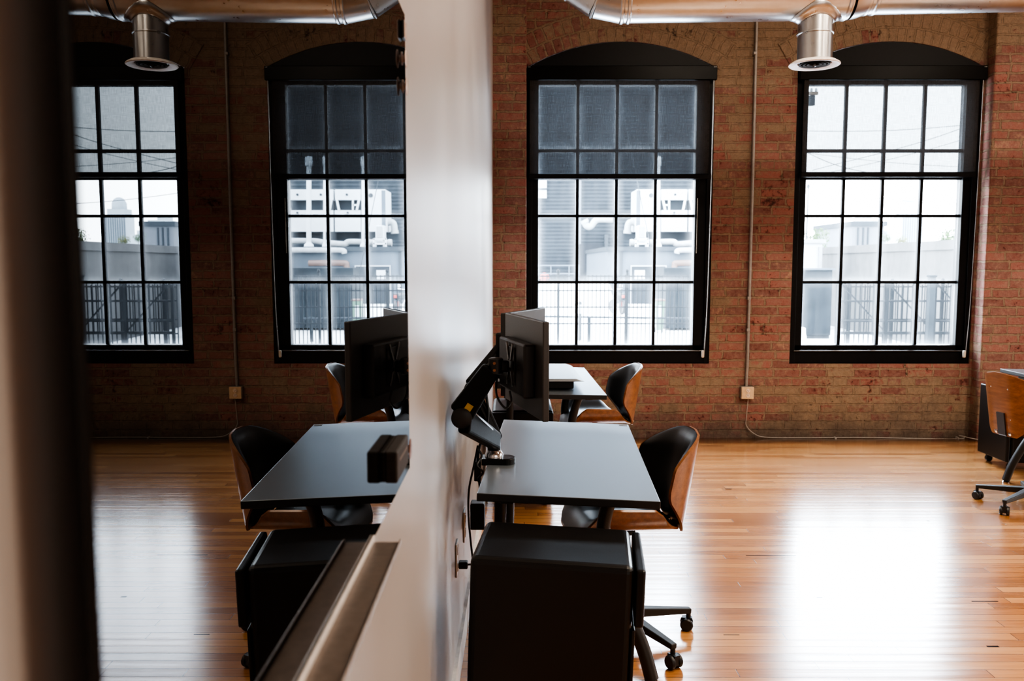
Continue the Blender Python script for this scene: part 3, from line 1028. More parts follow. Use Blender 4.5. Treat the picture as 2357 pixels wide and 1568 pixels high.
DK = dict(loc=(0.185, 2.919), rz=-0.0547)
make_desk('long narrow black desk against the white wall, the nearest desk, carrying two monitors', DK['loc'], DK['rz'], .0304)
make_desk('black desk further back under the brick wall window, white glare on its top', (0.200, 4.805), .0185, .016)
make_desk('black desk at the right edge of the picture, only a corner showing behind a chair', (3.43, 4.92), PI, -.02, top=.705, ylegs=(-.34, .19))

rs = thing('platform_riser', 'low black platform riser standing on the farther desk', 'desk riser', (0.13, 4.66, .7375))
m = MB()
m.add([(-.26, -.34, .050), (.235, -.34, .050), (.215, .34, .050), (-.26, .34, .050),
       (-.24, -.32, .064), (.195, -.335, .064), (.175, .335, .064), (-.24, .32, .064)],
      [(3, 2, 1, 0), (4, 5, 6, 7), (0, 1, 5, 4), (1, 2, 6, 5), (2, 3, 7, 6), (3, 0, 4, 7)])
m.build('slab', M['desktop'], rs, bevel=0.003)
MB().box(-.23, -.25, .0, .185, .30, .050).build('base_block', M['black2'], rs, bevel=0.004)


# ------------------------------------------------------------------ pedestals
def make_pedestal(label, loc, rz, roll, front=1, H=.575, dz0=.385, k=1.0):
    r = thing('pedestal_cabinet', label, 'cabinet', (loc[0], loc[1], 0), rz)
    Dp = .3534 * k
    f = 1 if front > 0 else -1

    def bx_(m, xa, xb_, ya, yb, za, zb):
        xa, xb_ = sorted((f * xa * k, f * xb_ * k))
        return m.box(xa, ya, za, xb_, yb, zb)
    bx_(MB(), -.249, .216, -Dp / 2, Dp / 2, .055, H).build('body', M['cabinet'], r, bevel=0.018, bseg=4, rot=(0, roll, 0))
    bx_(MB(), .222, .249, -Dp / 2 + .002, Dp / 2 - .002, dz0, H - .006).build('drawer', M['cabinet'], r, bevel=0.007, bseg=3, rot=(0, roll, 0))
    if dz0 > .2:
        bx_(MB(), .2165, .226, -Dp / 2 + .004, Dp / 2 - .004, .064, dz0 - .006).build('file_drawer', M['cabinet'], r, bevel=0.003, rot=(0, roll, 0))
    for sx in (-.19 * k, .19 * k):
        for sy in (-.13 * k, .13 * k):
            m = MB()
            m.lathe([(.012, -.014), (.022, -.012), (.022, .012), (.012, .014)], (sx, sy, .0225), 'y', 18)
            m.box(sx - .012, sy - .016, .03, sx + .012, sy + .016, .070)
            m.build('caster', M['black'], r, smooth=True)
    return r


make_pedestal('black steel drawer pedestal in the foreground, standing against the near end of the desk', (0.0999, 2.170), -.099, .0324, 1, .665, .512, .869)
make_pedestal('black drawer pedestal under the farther desk, half hidden behind the monitors', (.050, 5.00), -PI / 2, 0, 1, .555, .062)
make_pedestal('black drawer pedestal on casters at the right edge under the third desk', (3.55, 5.775), .0, .0, -1, .555, .062)

# ------------------------------------------------------------------ monitors and arm
def monitor(label, c_left, c_right, zt, zb, screen_sign, lean=0.0):
    """panel spanning two floor points; screen_sign picks which face is the screen"""
    a, b = Vector((*c_left, 0)), Vector((*c_right, 0))
    mid = (a + b) / 2
    ang = math.atan2((b - a).y, (b - a).x)
    w = (b - a).length / 2
    h = (zt - zb) / 2
    r = thing('monitor', label, 'monitor', (mid.x, mid.y, (zt + zb) / 2), ang)
    s = screen_sign
    MB().box(-w, -.009, -h, w, .009, h).build('panel', M['grey_back'], r, bevel=0.003, rot=(lean, 0, 0))
    MB().box(-w + .006, s * .0092 - .0006, -h + .016, w - .006, s * .0092 + .0006, h - .006).build('screen', M['screen'], r, rot=(lean, 0, 0))
    y0, y1 = (-.042, -.008) if s > 0 else (.008, .042)
    m = MB()
    m.box(-.155, y0, -h * .62, .135, y1, h * .50)
    bk = m.build('rear_housing', M['black'], r, bevel=0.006, rot=(lean, 0, 0))
    ys = -.046 if s > 0 else .046
    m = MB()
    m.box(-.045, min(ys, ys * .9), -.05, .045, max(ys, ys * .9), .05)
    m.build('mount_plate', M['gloss'], bk, bevel=0.003)
    m = MB()
    for sx in (-1, 1):
        for sz in (-1, 1):
            m.bar((sx * .010, ys * 1.03, sz * .012), (sx * .036, ys * 1.03, sz * .060), .009, .004, (0, 1, 0))
    m.build('mount_bracket', M['gunmetal'], bk)
    return r


mon1 = monitor('black monitor seen from behind on the nearer arm, mount plate showing', (-.019, 2.65), (.086, 2.245), 1.240, .970, 1, 0.0)
mon2 = monitor('grey monitor panel behind the nearer monitor, only its upper corner showing', (-.035, 2.70), (.105, 3.05), 1.236, .968, -1, 0.0)

base = Vector((-.060, 2.735, .740))
ar = thing('dual_monitor_stand', 'black dual monitor arm clamped to the near desk edge by the white wall', 'monitor arm', base)


def AL(p):
    return Vector(p) - base


m = MB()
prof = []
for k in range(17):
    a = -PI / 2 + PI * k / 16
    prof.append((.035 + .030 * math.cos(a), .030 * math.sin(a) * 1.15))
poly = [(-.045, -.0345), ] + prof + [(-.045, .0345)]
n = len(poly)
mb = MB()
mb.add([(x, y, 0.0) for x, y in poly] + [(x, y, .022) for x, y in poly],
       [tuple(range(n - 1, -1, -1)), tuple(range(n, 2 * n))] + [(i, (i + 1) % n, (i + 1) % n + n, i + n) for i in range(n)])
mb.build('clamp_base', M['gloss'], ar, bevel=0.003)
MB().lathe([(.030, .022), (.030, .034), (.026, .040), (.024, .046)], (-.005, 0, 0), 'z', 28).build('collar', M['chrome'], ar, smooth=True)
MB().box(-.070, -.025, -.055, -.048, .025, .010).build('clamp_bracket', M['black'], ar, bevel=0.003)
P0 = Vector((-.005, 0, .045))
E1 = AL((-.150, 2.42, .952))
H1 = AL((-.052, 2.425, 1.100))
col = MB().tube([(P0.x, P0.y, P0.z), (P0.x - .002, P0.y - .004, P0.z + .05)], .022, 20).build('post', M['gloss'], ar, smooth=True)


def link(a, b, w0, w1, name):
    o = MB().bar(a, b, .040, w0, (0, 0, 1), .038, w1).build(name, M['arm'], ar, bevel=0.010, bseg=3)
    return o


l1 = link(P0 + Vector((.004, -.004, .030)), E1 + Vector((.006, .01, -.012)), .056, .074, 'lower_arm')
MB().bar(P0 + Vector((.012, -.030, .058)), E1 + Vector((.030, -.012, .020)), .004, .005).build('edge_trim', M['chrome'], l1)
MB().lathe([(.022, -.028), (.030, -.024), (.031, .024), (.022, .028)], (E1.x, E1.y, E1.z), 'y', 24).build('elbow_joint', M['black'], ar, smooth=True)
u1 = link(E1 + Vector((-.004, 0, .008)), H1 + Vector((-.012, 0, -.006)), .076, .054, 'upper_arm')
st_c = E1 * .80 + H1 * .20
dr = (H1 - E1).normalized()
R = Matrix((dr, Vector((0, 1, 0)), dr.cross(Vector((0, 1, 0))))).transposed()
MB().obox(st_c + Vector((0, -.0225, 0)), (.012, .0008, .010), R).build('warning_sticker', M['yellow'], u1)
hd = MB().lathe([(.016, -.024), (.021, -.021), (.021, .021), (.016, .024)], (H1.x, H1.y, H1.z), 'z', 20).build('head_joint', M['black'], ar, smooth=True)
mc = AL((.034, 2.447, 1.098))
nb = Vector((-.968, -.25, 0))
MB().bar(H1, mc + nb * .052, .030, .034).build('tilt_head', M['gloss'], ar, bevel=0.006)
for z in (.010, -.010):
    MB().lathe([(.0042, -.0245), (.0042, -.021)], (H1.x - .004, H1.y, H1.z + z), 'y', 10).build('bolt', M['copper'], hd)
# the rear arm of the pair
E2 = AL((-.130, 2.64, 1.000))
H2 = AL((-.030, 2.78, 1.122))
l2 = link(P0 + Vector((.006, .010, .030)), E2 + Vector((.004, 0, -.012)), .044, .050, 'lower_arm')
MB().bar(P0 + Vector((.012, -.012, .062)), E2 + Vector((.020, -.020, .016)), .004, .005).build('edge_trim', M['chrome'], l2)
MB().lathe([(.020, -.026), (.027, -.022), (.027, .022), (.020, .026)], (E2.x, E2.y, E2.z), 'y', 24).build('elbow_joint', M['black'], ar, smooth=True)
link(E2, H2, .068, .050, 'upper_arm')
mc2 = AL((.035, 2.875, 1.10))
nb2 = Vector((-.928, .371, 0))
MB().lathe([(.016, -.022), (.020, -.019), (.020, .019), (.016, .022)], (H2.x, H2.y, H2.z), 'z', 20).build('head_joint', M['black'], ar, smooth=True)
MB().bar(H2, mc2 + nb2 * .050, .028, .032).build('tilt_head', M['gloss'], ar, bevel=0.006)


def cable(name, label, pts, r=.0032, mat='black', n=40):
    o = thing(name, label, 'cable', pts[0])
    MB().tube([Vector(p) - Vector(pts[0]) for p in curve_pts(pts, n)], r, 8).build('cord', M[mat], o, smooth=True)
    return o


cable('monitor_cable', 'black power cord hanging down the white wall below the monitor arm',
      [(-.118, 2.73, .80), (-.130, 2.70, .74), (-.146, 2.70, .66), (-.150, 2.74, .56), (-.146, 2.80, .45), (-.135, 2.84, .30), (-.13, 2.9, .05)], .0036)
cable('signal_cable', 'black cable pair strung from the upper monitor arm down to the clamp',
      [(-.060, 2.52, 1.055), (-.085, 2.60, 1.00), (-.082, 2.66, .93), (-.090, 2.68, .86), (-.112, 2.71, .80), (-.118, 2.72, .74), (-.110, 2.71, .66)], .0045)
cb = bpy.data.objects[-1] if False else None
o = cable('looped_cable', 'black cable looping below the mount on the back of the nearer monitor',
          [(-.048, 2.44, 1.075), (-.050, 2.41, 1.02), (-.026, 2.385, .985), (-.008, 2.37, 1.005), (-.012, 2.375, 1.035)], .0030)
cable('tangled_cables', 'tangle of thin dark cables under the clamp of the monitor arm',
      [(-.115, 2.68, .80), (-.104, 2.69, .775), (-.118, 2.67, .75), (-.100, 2.675, .725), (-.116, 2.68, .70), (-.104, 2.67, .685), (-.112, 2.675, .665)], .0035)
# box under the desk
px = thing('power_brick', 'small black power box mounted low behind the near desk by the white wall', 'power box', (-.135, 3.15, .44))
MB().box(-.03, -.03, -.05, .025, .03, .05).build('case', M['black'], px, bevel=0.005)
MB().box(-.028, -.032, .040, .023, .028, .053).build('lid', M['black2'], px, bevel=0.004)


# ------------------------------------------------------------------ chairs
def make_chair(label, loc, rz):
    r = thing('office_chair', label, 'chair', (loc[0], loc[1], 0), rz)
    ni, nj = 30, 40

    def interp(v, tab):
        for (a, wa), (b, wb) in zip(tab, tab[1:]):
            if v <= b:
                u = (v - a) / (b - a)
                return wa + (wb - wa) * u
        return tab[-1][1]
    BT = [(0, .092), (.04, .112), (.38, .250), (.44, .262), (.50, .265), (.68, .260), (.725, .254), (.77, .238), (.82, .214), (.88, .178), (.93, .142), (.965, .108), (.988, .070), (1.0, .032)]

    def hinge(a_):
        return .5 * ((a_ - .105) + math.sqrt((a_ - .105) ** 2 + .0022))
    h0 = hinge(0)

    def back(u, v, off):
        w = interp(v, BT)
        s = u * w
        k = abs(s) / .25
        x = s * (1 - .17 * k * k)
        y = -.212 - .060 * v + .80 * (hinge(abs(s)) - h0)
        z = .428 + .360 * v
        nrm = Vector((-math.copysign(1, s) * .95 * k, 1.0, .15)).normalized()
        return Vector((x, y, z)) + nrm * off
    us = [-1 + 2 * i / ni for i in range(ni + 1)]
    vs_ = [j / nj for j in range(nj + 1)]
    def shell(fn, o0, o1):
        """closed surface between two offsets"""
        m = MB()
        A = [[fn(u, v, o0(u, v)) for v in vs_] for u in us]
        B = [[fn(u, v, o1(u, v)) for v in vs_] for u in us]
        m.grid(A)
        m.grid(B)
        rim_a = [A[i][0] for i in range(ni + 1)] + [A[ni][j] for j in range(1, nj + 1)] + [A[i][nj] for i in range(ni - 1, -1, -1)] + [A[0][j] for j in range(nj - 1, 0, -1)]
        rim_b = [B[i][0] for i in range(ni + 1)] + [B[ni][j] for j in range(1, nj + 1)] + [B[i][nj] for i in range(ni - 1, -1, -1)] + [B[0][j] for j in range(nj - 1, 0, -1)]
        n_ = len(rim_a)
        m.add(rim_a + rim_b, [(k, (k + 1) % n_, (k + 1) % n_ + n_, k + n_) for k in range(n_)])
        return m
    puff = lambda u, v: .010 + .022 * (1 - u ** 8) * (1 - (2 * v - 1) ** 10)
    shell(back, lambda u, v: 0.0, lambda u, v: .009).build('back_shell', M['walnut'], r, smooth=True)
    shell(lambda u, v, o: back(u * .985, .012 + v * .976, o), lambda u, v: .010, puff).build('back_cushion', M['leather'], r, smooth=True)
    ST = [(0, .110), (.04, .130), (.22, .232), (.30, .252), (.74, .256), (.82, .240), (.90, .205), (.97, .165), (1.0, .120)]

    def seat(u, v, off):
        w = interp(v, ST)
        s = u * w
        k = abs(s) / .25
        x = s * (1 - .15 * k ** 3)
        y = -.180 + .385 * v
        z = .436 + .100 * k ** 3.2 - .035 * max(0, (v - .78) / .22) ** 2 + .006 * v
        nrm = Vector((-math.copysign(1, s) * 1.2 * k ** 2.2, .0, 1.0)).normalized()
        return Vector((x, y, z)) + nrm * off
    shell(seat, lambda u, v: 0.0, lambda u, v: .009).build('seat_shell', M['walnut'], r, smooth=True)
    shell(lambda u, v, o: seat(u * .985, .010 + v * .985, o), lambda u, v: .010, lambda u, v: .011 + .030 * (1 - u ** 8) * (1 - (2 * v - 1) ** 10)).build('seat_cushion', M['leather'], r, smooth=True)
    # bracket joining seat and back
    c = curve_pts([(0, -.10, .440), (0, -.185, .430), (0, -.214, .436), (0, -.221, .470), (0, -.236, .560)], 20)
    m = MB()
    for a, b in zip(c, c[1:]):
        m.bar(a, b, .055, .009, (0, .6, .8))
    m.build('back_bracket', M['black2'], r)
    for sx in (-.05, .05):
        MB().tube(curve_pts([(sx, -.160, .456), (sx, -.180, .440), (sx, -.200, .438), (sx, -.214, .452)], 12), .010, 10).build('chrome_hinge', M['chrome'], r, smooth=True)
    for x in (-.06, .06):
        for z in (.53, .70):
            v = (z - .428) / .355
            y = -.212 - .060 * v + .125 * (abs(x) / .25) ** 2.0
            MB().lathe([(0, -.003), (.005, -.002), (.006, .001)], (x, y, z), 'y', 10).build('screw_cap', M['chrome'], r, smooth=True)
    MB().box(-.05, -.04, .405, .05, .10, .428).build('tilt_mechanism', M['black'], r, bevel=0.006)
    MB().lathe([(.030, .085), (.030, .25), (.018, .255), (.018, .43)], (0, 0, 0), 'z', 20).build('gas_column', M['black'], r, smooth=True)
    MB().lathe([(.0, .068), (.042, .070), (.045, .105), (.036, .118), (.0, .120)], (0, 0, 0), 'z', 24).build('hub', M['black2'], r, smooth=True)
    for k in range(5):
        a = 2 * PI * k / 5 + CH_PH
        d = Vector((math.cos(a), math.sin(a), 0))
        lg = MB().bar(d * .03 + Vector((0, 0, .098)), d * .285 + Vector((0, 0, .076)), .042, .036, (0, 0, 1), .026, .020).build('leg', M['black2'], r, bevel=0.004)
        tip = d * .278
        MB().lathe([(.009, .046), (.009, .072)], (tip.x, tip.y, 0), 'z', 12).build('stem', M['black'], lg, smooth=True)
        rot = a + 1.1 + k * .9
        e = Vector((math.cos(rot), math.sin(rot), 0))
        cc = tip + Vector((-e.y, e.x, 0)) * .006
        m = MB()
        Rm = Matrix.Rotation(rot, 3, 'Z')
        for s in (-1, 1):
            w = MB().lathe([(.006, -.0085), (.020, -.0085), (.0245, -.004), (.0245, .004), (.021, .0085), (.006, .010)], (0, 0, 0), 'x', 20)
            m.add([Vector(cc) + Rm @ (Vector(p) * 1.0 + Vector((s * .0165, 0, .0245))) for p in w.v], w.f)
        # hood between the wheels
        hd_ = MB().box(-.012, -.020, .014, .012, .018, .050)
        m.add([Vector(cc) + Rm @ Vector(p) for p in hd_.v], hd_.f)
        m.build('caster', M['black'], lg, smooth=True)
    return r


CH_PH = 0.0
ch_center = Vector((.398, 3.055, 0))
rz1 = math.radians(90 + 8)
tipw = Vector((.654, 3.124, 0)) - ch_center
CH_PH = math.atan2(tipw.y, tipw.x) - rz1
ch1 = make_chair('bentwood office chair', ch_center, rz1)
ch1['label'] = 'bentwood office chair with black cushions, tucked under the near desk with the monitors'
ch2 = copy_tree(ch1)
ch2.location = (.500, 5.08, 0)
ch2.rotation_euler = (0, 0, math.radians(90 + 8))
ch2['label'] = 'bentwood office chair with black cushions at the farther desk below the window'
ch3 = copy_tree(ch1)
ch3.location = (2.962, 4.755, 0)
ch3.rotation_euler = (0, 0, math.radians(-90 + 12))
ch3['label'] = 'bentwood office chair at the right edge, its brown wooden back turned to the viewer'
for c_ in (ch1, ch2, ch3):
    c_['group'] = 'bentwood office chairs at the desks'
# turn the third chair's star base so its casters stand where they do
w1 = Vector((2.766, 4.921, 0)) - Vector(ch3.location)
want = math.atan2(w1.y, w1.x) - ch3.rotation_euler.z
for ch in ch3.children:
    if ch.name.startswith('leg'):
        ch.rotation_euler = (0, 0, want - CH_PH)

# ------------------------------------------------------------------ outdoors
GZ = -0.75
tag(MB().add([(-60, D + .33, GZ), (120, D + .33, GZ), (120, 600, GZ), (-60, 600, GZ)], [(0, 1, 2, 3)]).build('ground', M['paving']), kind='structure')


def xb(m, x0, y0, x1, y1, Y, th=.3):
    """box whose near face covers a measured rectangle at distance Y"""
    a, b = at(x0, y0, Y), at(x1, y1, Y)
    m.box(min(a[0], b[0]), Y, min(a[2], b[2]), max(a[0], b[0]), Y + th, max(a[2], b[2]))
    return m


def rel(root, m):
    o = Vector(root.location)
    m.v = [tuple(Vector(p) - o) for p in m.v]
    return m


# tall siding-clad building
sb = thing('siding_building', 'tall dark grey building clad in horizontal corrugated siding, across the yard', 'building', (7, 60, GZ))
rel(sb, MB().box(-14, 60, GZ, 17.3, 75, 22)).build('siding_wall', M['siding'], sb)
rel(sb, xb(MB(), 1331, 402, 1337, 563, 59.8, .3)).build('corner_trim', M['annex'], sb)
rel(sb, xb(MB(), 1331, 562, 1396, 700, 59.7, .3)).build('loading_door', M['dark_recess'], sb)
rel(sb, xb(MB(), 1392, 540, 1398, 700, 59.6, .3)).build('door_post', M['annex_trim'], sb)
wn_ = rel(sb, xb(MB(), 1236, 405, 1258, 456, 59.7, .2)).build('window', M['white_unit'], sb)
rel(sb, xb(MB(), 1236, 433, 1258, 437, 59.6, .1)).build('window_bar', M['siding'], wn_)
# low annex with roof plant
an = thing('annex_building', 'low pale blue-grey service building with a flat roof and one grey door', 'building', (10, 46, GZ))
p0 = at(1399, 578, 45)
rel(an, MB().box(p0[0], 45, GZ, 15.8, 58, p0[2])).build('wall', M['annex'], an)
rel(an, MB().box(p0[0] - .1, 44.8, p0[2], 15.9, 58, p0[2] + .22)).build('roof_coping', M['annex_trim'], an)
rel(an, xb(MB(), 1428, 580, 1432, 701, 44.9, .2)).build('pilaster', M['annex_trim'], an)
dr_ = rel(an, xb(MB(), 1452, 611, 1533, 703, 44.9, .15)).build('door_frame', M['white_unit'], an)
dl_ = rel(an, xb(MB(), 1454.5, 613.5, 1530.5, 703, 44.8, .15)).build('door', M['door_out'], an)
rel(an, xb(MB(), 1461, 622, 1484, 643, 44.75, .06)).build('paper_notice', M['white_unit'], dl_)
rp_ = MB().tube(curve_pts([at(1640, 606, 44.5), at(1562, 606, 44.5), at(1553, 612, 44.5), at(1551, 640, 44.5)], 18), .16, 10)
rel(an, rp_).build('wall_pipe', M['rust_pipe'], an, smooth=True)
lp_ = MB().tube(curve_pts([at(1700, 576, 44.6), at(1600, 576, 44.6), at(1562, 577, 44.6), at(1558, 584, 44.6)], 18), .14, 10)
rel(an, lp_).build('lagged_pipe', M['lagging'], an, smooth=True)
rel(an, xb(MB(), 1425, 534, 1760, 553, 52, .4)).build('roof_plinth', M['unit_dark'], an)


def chiller(name, label, x0, x1, slots, circles, Y=50.5, side=True):
    c = thing(name, label, 'air conditioner', (at((x0 + x1) / 2, 533, Y)[0], Y, at(x0, 533, Y)[2]), group=None)
    if slots:
        b = xb(xb(MB(), x0, 436, x1, 460, Y, 2.4), x0, 484, x1, 533, Y, 2.4)
        rel(c, b).build('casing', M['white_unit'], c)
        rel(c, xb(MB(), x0, 460, x1, 484, Y + .6, 1.6)).build('coil_opening', M['unit_dark'], c)
        for s0, s1 in slots:
            m = MB()
            for a_, b_ in ((s0, s0 + 5), (s1, s1 - 5)):
                p, q = at(a_, 460, Y), at(b_, 484, Y)
                m.bar(p, q, .12, .12, (0, 1, 0))
            p, q = at(s0 + 2, 472, Y), at(s0 + 14, 472, Y)
            m.bar(p, q, .1, .1)
            p, q = at(s0 + 14, 460, Y), at(s0 + 14, 484, Y)
            m.bar(p, q, .1, .1, (0, 1, 0))
            rel(c, m).build('brace_frame', M['white_unit'], c)
    else:
        rel(c, xb(MB(), x0, 436, x1, 533, Y, 2.4)).build('casing', M['white_unit'], c)
        rel(c, xb(MB(), x0 - .2, 438, x0 + 7, 533, Y - .03, .1)).build('shaded_side', M['annex'], c)  # darker strip on the front stands in for the shaded side face
    for (cx_, cy_, r_) in circles:
        p = at(cx_, cy_, Y)
        rel(c, MB().lathe([(0, Y - .06), (r_, Y - .06), (r_ * 1.05, Y)], (p[0], 0, p[2]), 'y', 16)).build('dial', M['unit_dark'], c)
    return c


chiller('roof_chiller', 'plain white rooftop plant box with a round dial, nearest the corner of the flat roof', 1466, 1508, [], [(1499, 450, .13)])
chiller('roof_chiller', 'wide white rooftop chiller with a dark slot, just right of the plain plant box', 1523, 1581, [(1526, 1577)], [(1554, 448, .07), (1552, 490, .07)])
chiller('roof_chiller', 'wide white rooftop chiller with a dark slot, farthest right along the flat roof', 1586, 1700, [(1589, 1690)], [(1614, 448, .07), (1668, 448, .07), (1668, 490, .07)])
for px_, lab, w_ in ((1516, 'slim white vent stack standing between the two nearest roof plant boxes', 3.4), (1605, 'slim white vent stack before the farthest chiller, left one', 2.6), (1641, 'thick white vent stack before the farthest chiller, right one', 5.5)):
    p, q = at(px_, 568, 48.5), at(px_, 382, 48.5)
    v_ = thing('vent_stack', lab, 'vent pipe', p)
    r_ = w_ / 1950 * 48.5
    rel(v_, MB().tube([p, q], r_, 16)).build('stack', M['white_unit'], v_, smooth=True)
    rel(v_, MB().lathe([(r_ * 2.1, 0), (r_ * 1.9, .12), (r_ * 1.1, .22), (r_, .3)], p, 'z', 16)).build('flashing', M['white_unit'], v_, smooth=True)
    rel(v_, MB().lathe([(r_ * 1.5, 0), (r_ * 1.6, .15), (r_ * 1.5, .5), (0, .55)], q, 'z', 16)).build('cap', M['white_unit'], v_, smooth=True)
# condenser on a stand
c0 = at(1478, 569, 47.5)
cu = thing('condenser_unit', 'small white condenser on an open white stand at the corner of the flat roof', 'air conditioner', c0)
rel(cu, xb(MB(), 1468, 519, 1487, 548, 47.4, .8)).build('case', M['white_unit'], cu, bevel=.03)
rel(cu, xb(MB(), 1472, 521, 1484, 547, 47.35, .06)).build('grille', M['lagging'], cu)
m = MB()
for x in (1463, 1491):
    m.bar(at(x, 569, 47.4), at(x, 549, 47.4), .09, .09, (0, 1, 0))
for x in (1468, 1487):
    m.bar(at(x, 569, 48.2), at(x, 549, 48.2), .09, .09, (0, 1, 0))
for y in (550, 561):
    m.bar(at(1462, y, 47.4), at(1492, y, 47.4), .09, .09)
rel(cu, m).build('stand', M['white_unit'], cu)
# roof pipework
for nm, lab, pts, r_ in (
    ('roof_duct', 'fat silvery lagged pipe running along the flat roof in front of the chillers', [(1760, 555), (1640, 555), (1610, 558), (1570, 562), (1556, 562), (1548, 557), (1500, 558), (1452, 559)], .17),
    ('roof_duct', 'silver duct bending down the siding above the loading door', [(1410, 506), (1375, 506), (1360, 521), (1350, 519), (1345, 508)], .20),
    ('roof_duct', 'short silver duct elbow rising beside the plain plant box', [(1464, 513), (1452, 512), (1446, 518), (1444, 536)], .20)):
    pp = [Vector(at(x, y, 48.9 if 'fat' in lab else 51.5)) for x, y in pts]
    o = thing(nm, lab, 'duct', pp[0])
    rel(o, MB().tube(curve_pts(pp, 40), r_, 12)).build('pipe', M['lagging'], o, smooth=True)
    rel(o, MB().tube([pp[-1] - (pp[-1] - pp[-2]).normalized() * .15, pp[-1] + (pp[-1] - pp[-2]).normalized() * .05], r_ * 1.2, 12)).build('end_collar', M['lagging'], o, smooth=True)

# skip, wheelie bin, motorcycle, bollard, hydrant
s0 = at(1612, 745, 27)
sk_ = thing('waste_skip', 'large dark steel skip behind the picket fence, in front of the grey door wall', 'skip', (s0[0], 27, GZ))
a_, b_ = at(1533, 634, 27), at(1695, 634, 27)
m = MB()
m.box(a_[0], 27, GZ + .08, b_[0], 29.2, a_[2] - .10)
for k in range(7):
    x = a_[0] + (b_[0] - a_[0]) * (k + .03) / 6.1
    m.box(x, 26.93, GZ + .15, x + .07, 27.0, a_[2] - .12)
rel(sk_, m).build('body', M['skip'], sk_)
rel(sk_, MB().box(a_[0] - .04, 26.92, a_[2] - .12, b_[0] + .04, 27.06, a_[2])).build('top_rail', M['unit_dark'], sk_)
rel(sk_, MB().box(a_[0] + .1, 28.0, a_[2] - .10, b_[0], 29.1, a_[2] + .24)).build('lid', M['skip'], sk_, bevel=.02)
for x in (a_[0] + .2, b_[0] - .3):
    rel(sk_, MB().box(x, 27.1, GZ, x + .1, 27.3, GZ + .1)).build('foot', M['unit_dark'], sk_)
bn0 = at(1520, 740, 26)
bn = thing('wheelie_bin', 'green wheelie bin with a white sticker standing left of the skip', 'bin', (bn0[0], 26.2, GZ))
m = MB()
m.add([(-.10, -.12, .08), (.10, -.12, .08), (.10, .14, .08), (-.10, .14, .08), (-.14, -.16, .98), (.14, -.16, .98), (.14, .18, .98), (-.14, .18, .98)],
      [(0, 1, 2, 3), (7, 6, 5, 4), (0, 4, 5, 1), (1, 5, 6, 2), (2, 6, 7, 3), (3, 7, 4, 0)])
m.build('bin_body', M['green'], bn, bevel=.01)
MB().box(-.15, -.18, .98, .15, .22, 1.04).build('lid', M['rust_pipe'], bn, bevel=.015)
MB().box(-.09, -.158, .5, .03, -.145, .85).build('sticker', M['white_unit'], bn)
for x in (-.11, .11):
    MB().lathe([(0, -.02), (.08, -.02), (.08, .02), (0, .02)], (x, .14, .08), 'x', 14).build('wheel', M['wire'], bn)
mc0 = at(1421, 712, 36)
mt = thing('motorcycle', 'small dark motorcycle with a red tail parked end-on by the service building', 'motorcycle', (mc0[0], 36, GZ), .25)
for y, n_ in ((-.55, 'wheel'), (.6, 'wheel')):
    MB().lathe([(.18, -.05), (.27, -.06), (.30, 0), (.27, .06), (.18, .05)], (0, y, .30), 'x', 22).build(n_, M['wire'], mt, smooth=True)
MB().tube(curve_pts([(0, -.75, .72), (0, -.4, .75), (0, .0, .72), (0, .35, .82), (0, .5, .95)], 16), [.08] + [.13] * 8 + [.11] * 8, 12).build('body', M['skip'], mt, smooth=True)
MB().bar((0, -.70, .83), (0, .05, .84), .24, .09).build('seat', M['wire'], mt, bevel=.02)
MB().box(-.10, -.80, .70, .10, -.72, .82).build('tail_light', M['red'], mt, bevel=.02)
MB().box(-.08, -.66, .35, .08, -.62, .55).build('number_plate', M['red'], mt)
MB().tube([(-.36, .42, 1.05), (0, .50, 1.0), (.36, .42, 1.05)], .02, 8).build('handlebar', M['chrome'], mt, smooth=True)
MB().tube([(0, .50, 1.0), (0, .6, .30)], .035, 8).build('fork', M['chrome'], mt, smooth=True)
MB().lathe([(0, -.02), (.07, -.02), (.08, .02)], (.32, .42, 1.17), 'y', 12).build('mirror', M['white_unit'], mt)
bl0 = at(1361, 775, 20)
bl = thing('bollard', 'slim grey bollard with a white collar standing behind the fence near the window centre', 'bollard', (bl0[0], 23.5, GZ))
MB().lathe([(.05, 0), (.05, 1.05), (.04, 1.08), (0, 1.09)], (0, 0, 0), 'z', 14).build('post', M['skip'], bl, smooth=True)
MB().lathe([(.052, .75), (.052, 1.0)], (0, 0, 0), 'z', 14).build('collar', M['white_unit'], bl, smooth=True)
hy0 = at(1253, 640, 50)
hy = thing('standpipe', 'red fire standpipe against the siding at the far left of the window', 'hydrant', (hy0[0], 50, GZ))
MB().lathe([(.28, 0), (.24, .1), (.22, 1.2), (.30, 1.25), (.30, 1.4), (.18, 1.55), (0, 1.6)], (0, 0, 0), 'z', 14).build('barrel', M['red'], hy, smooth=True)
MB().lathe([(0, -.4), (.13, -.4), (.13, .4), (0, .4)], (0, 0, 1.0), 'x', 12).build('outlet_cap', M['red'], hy)
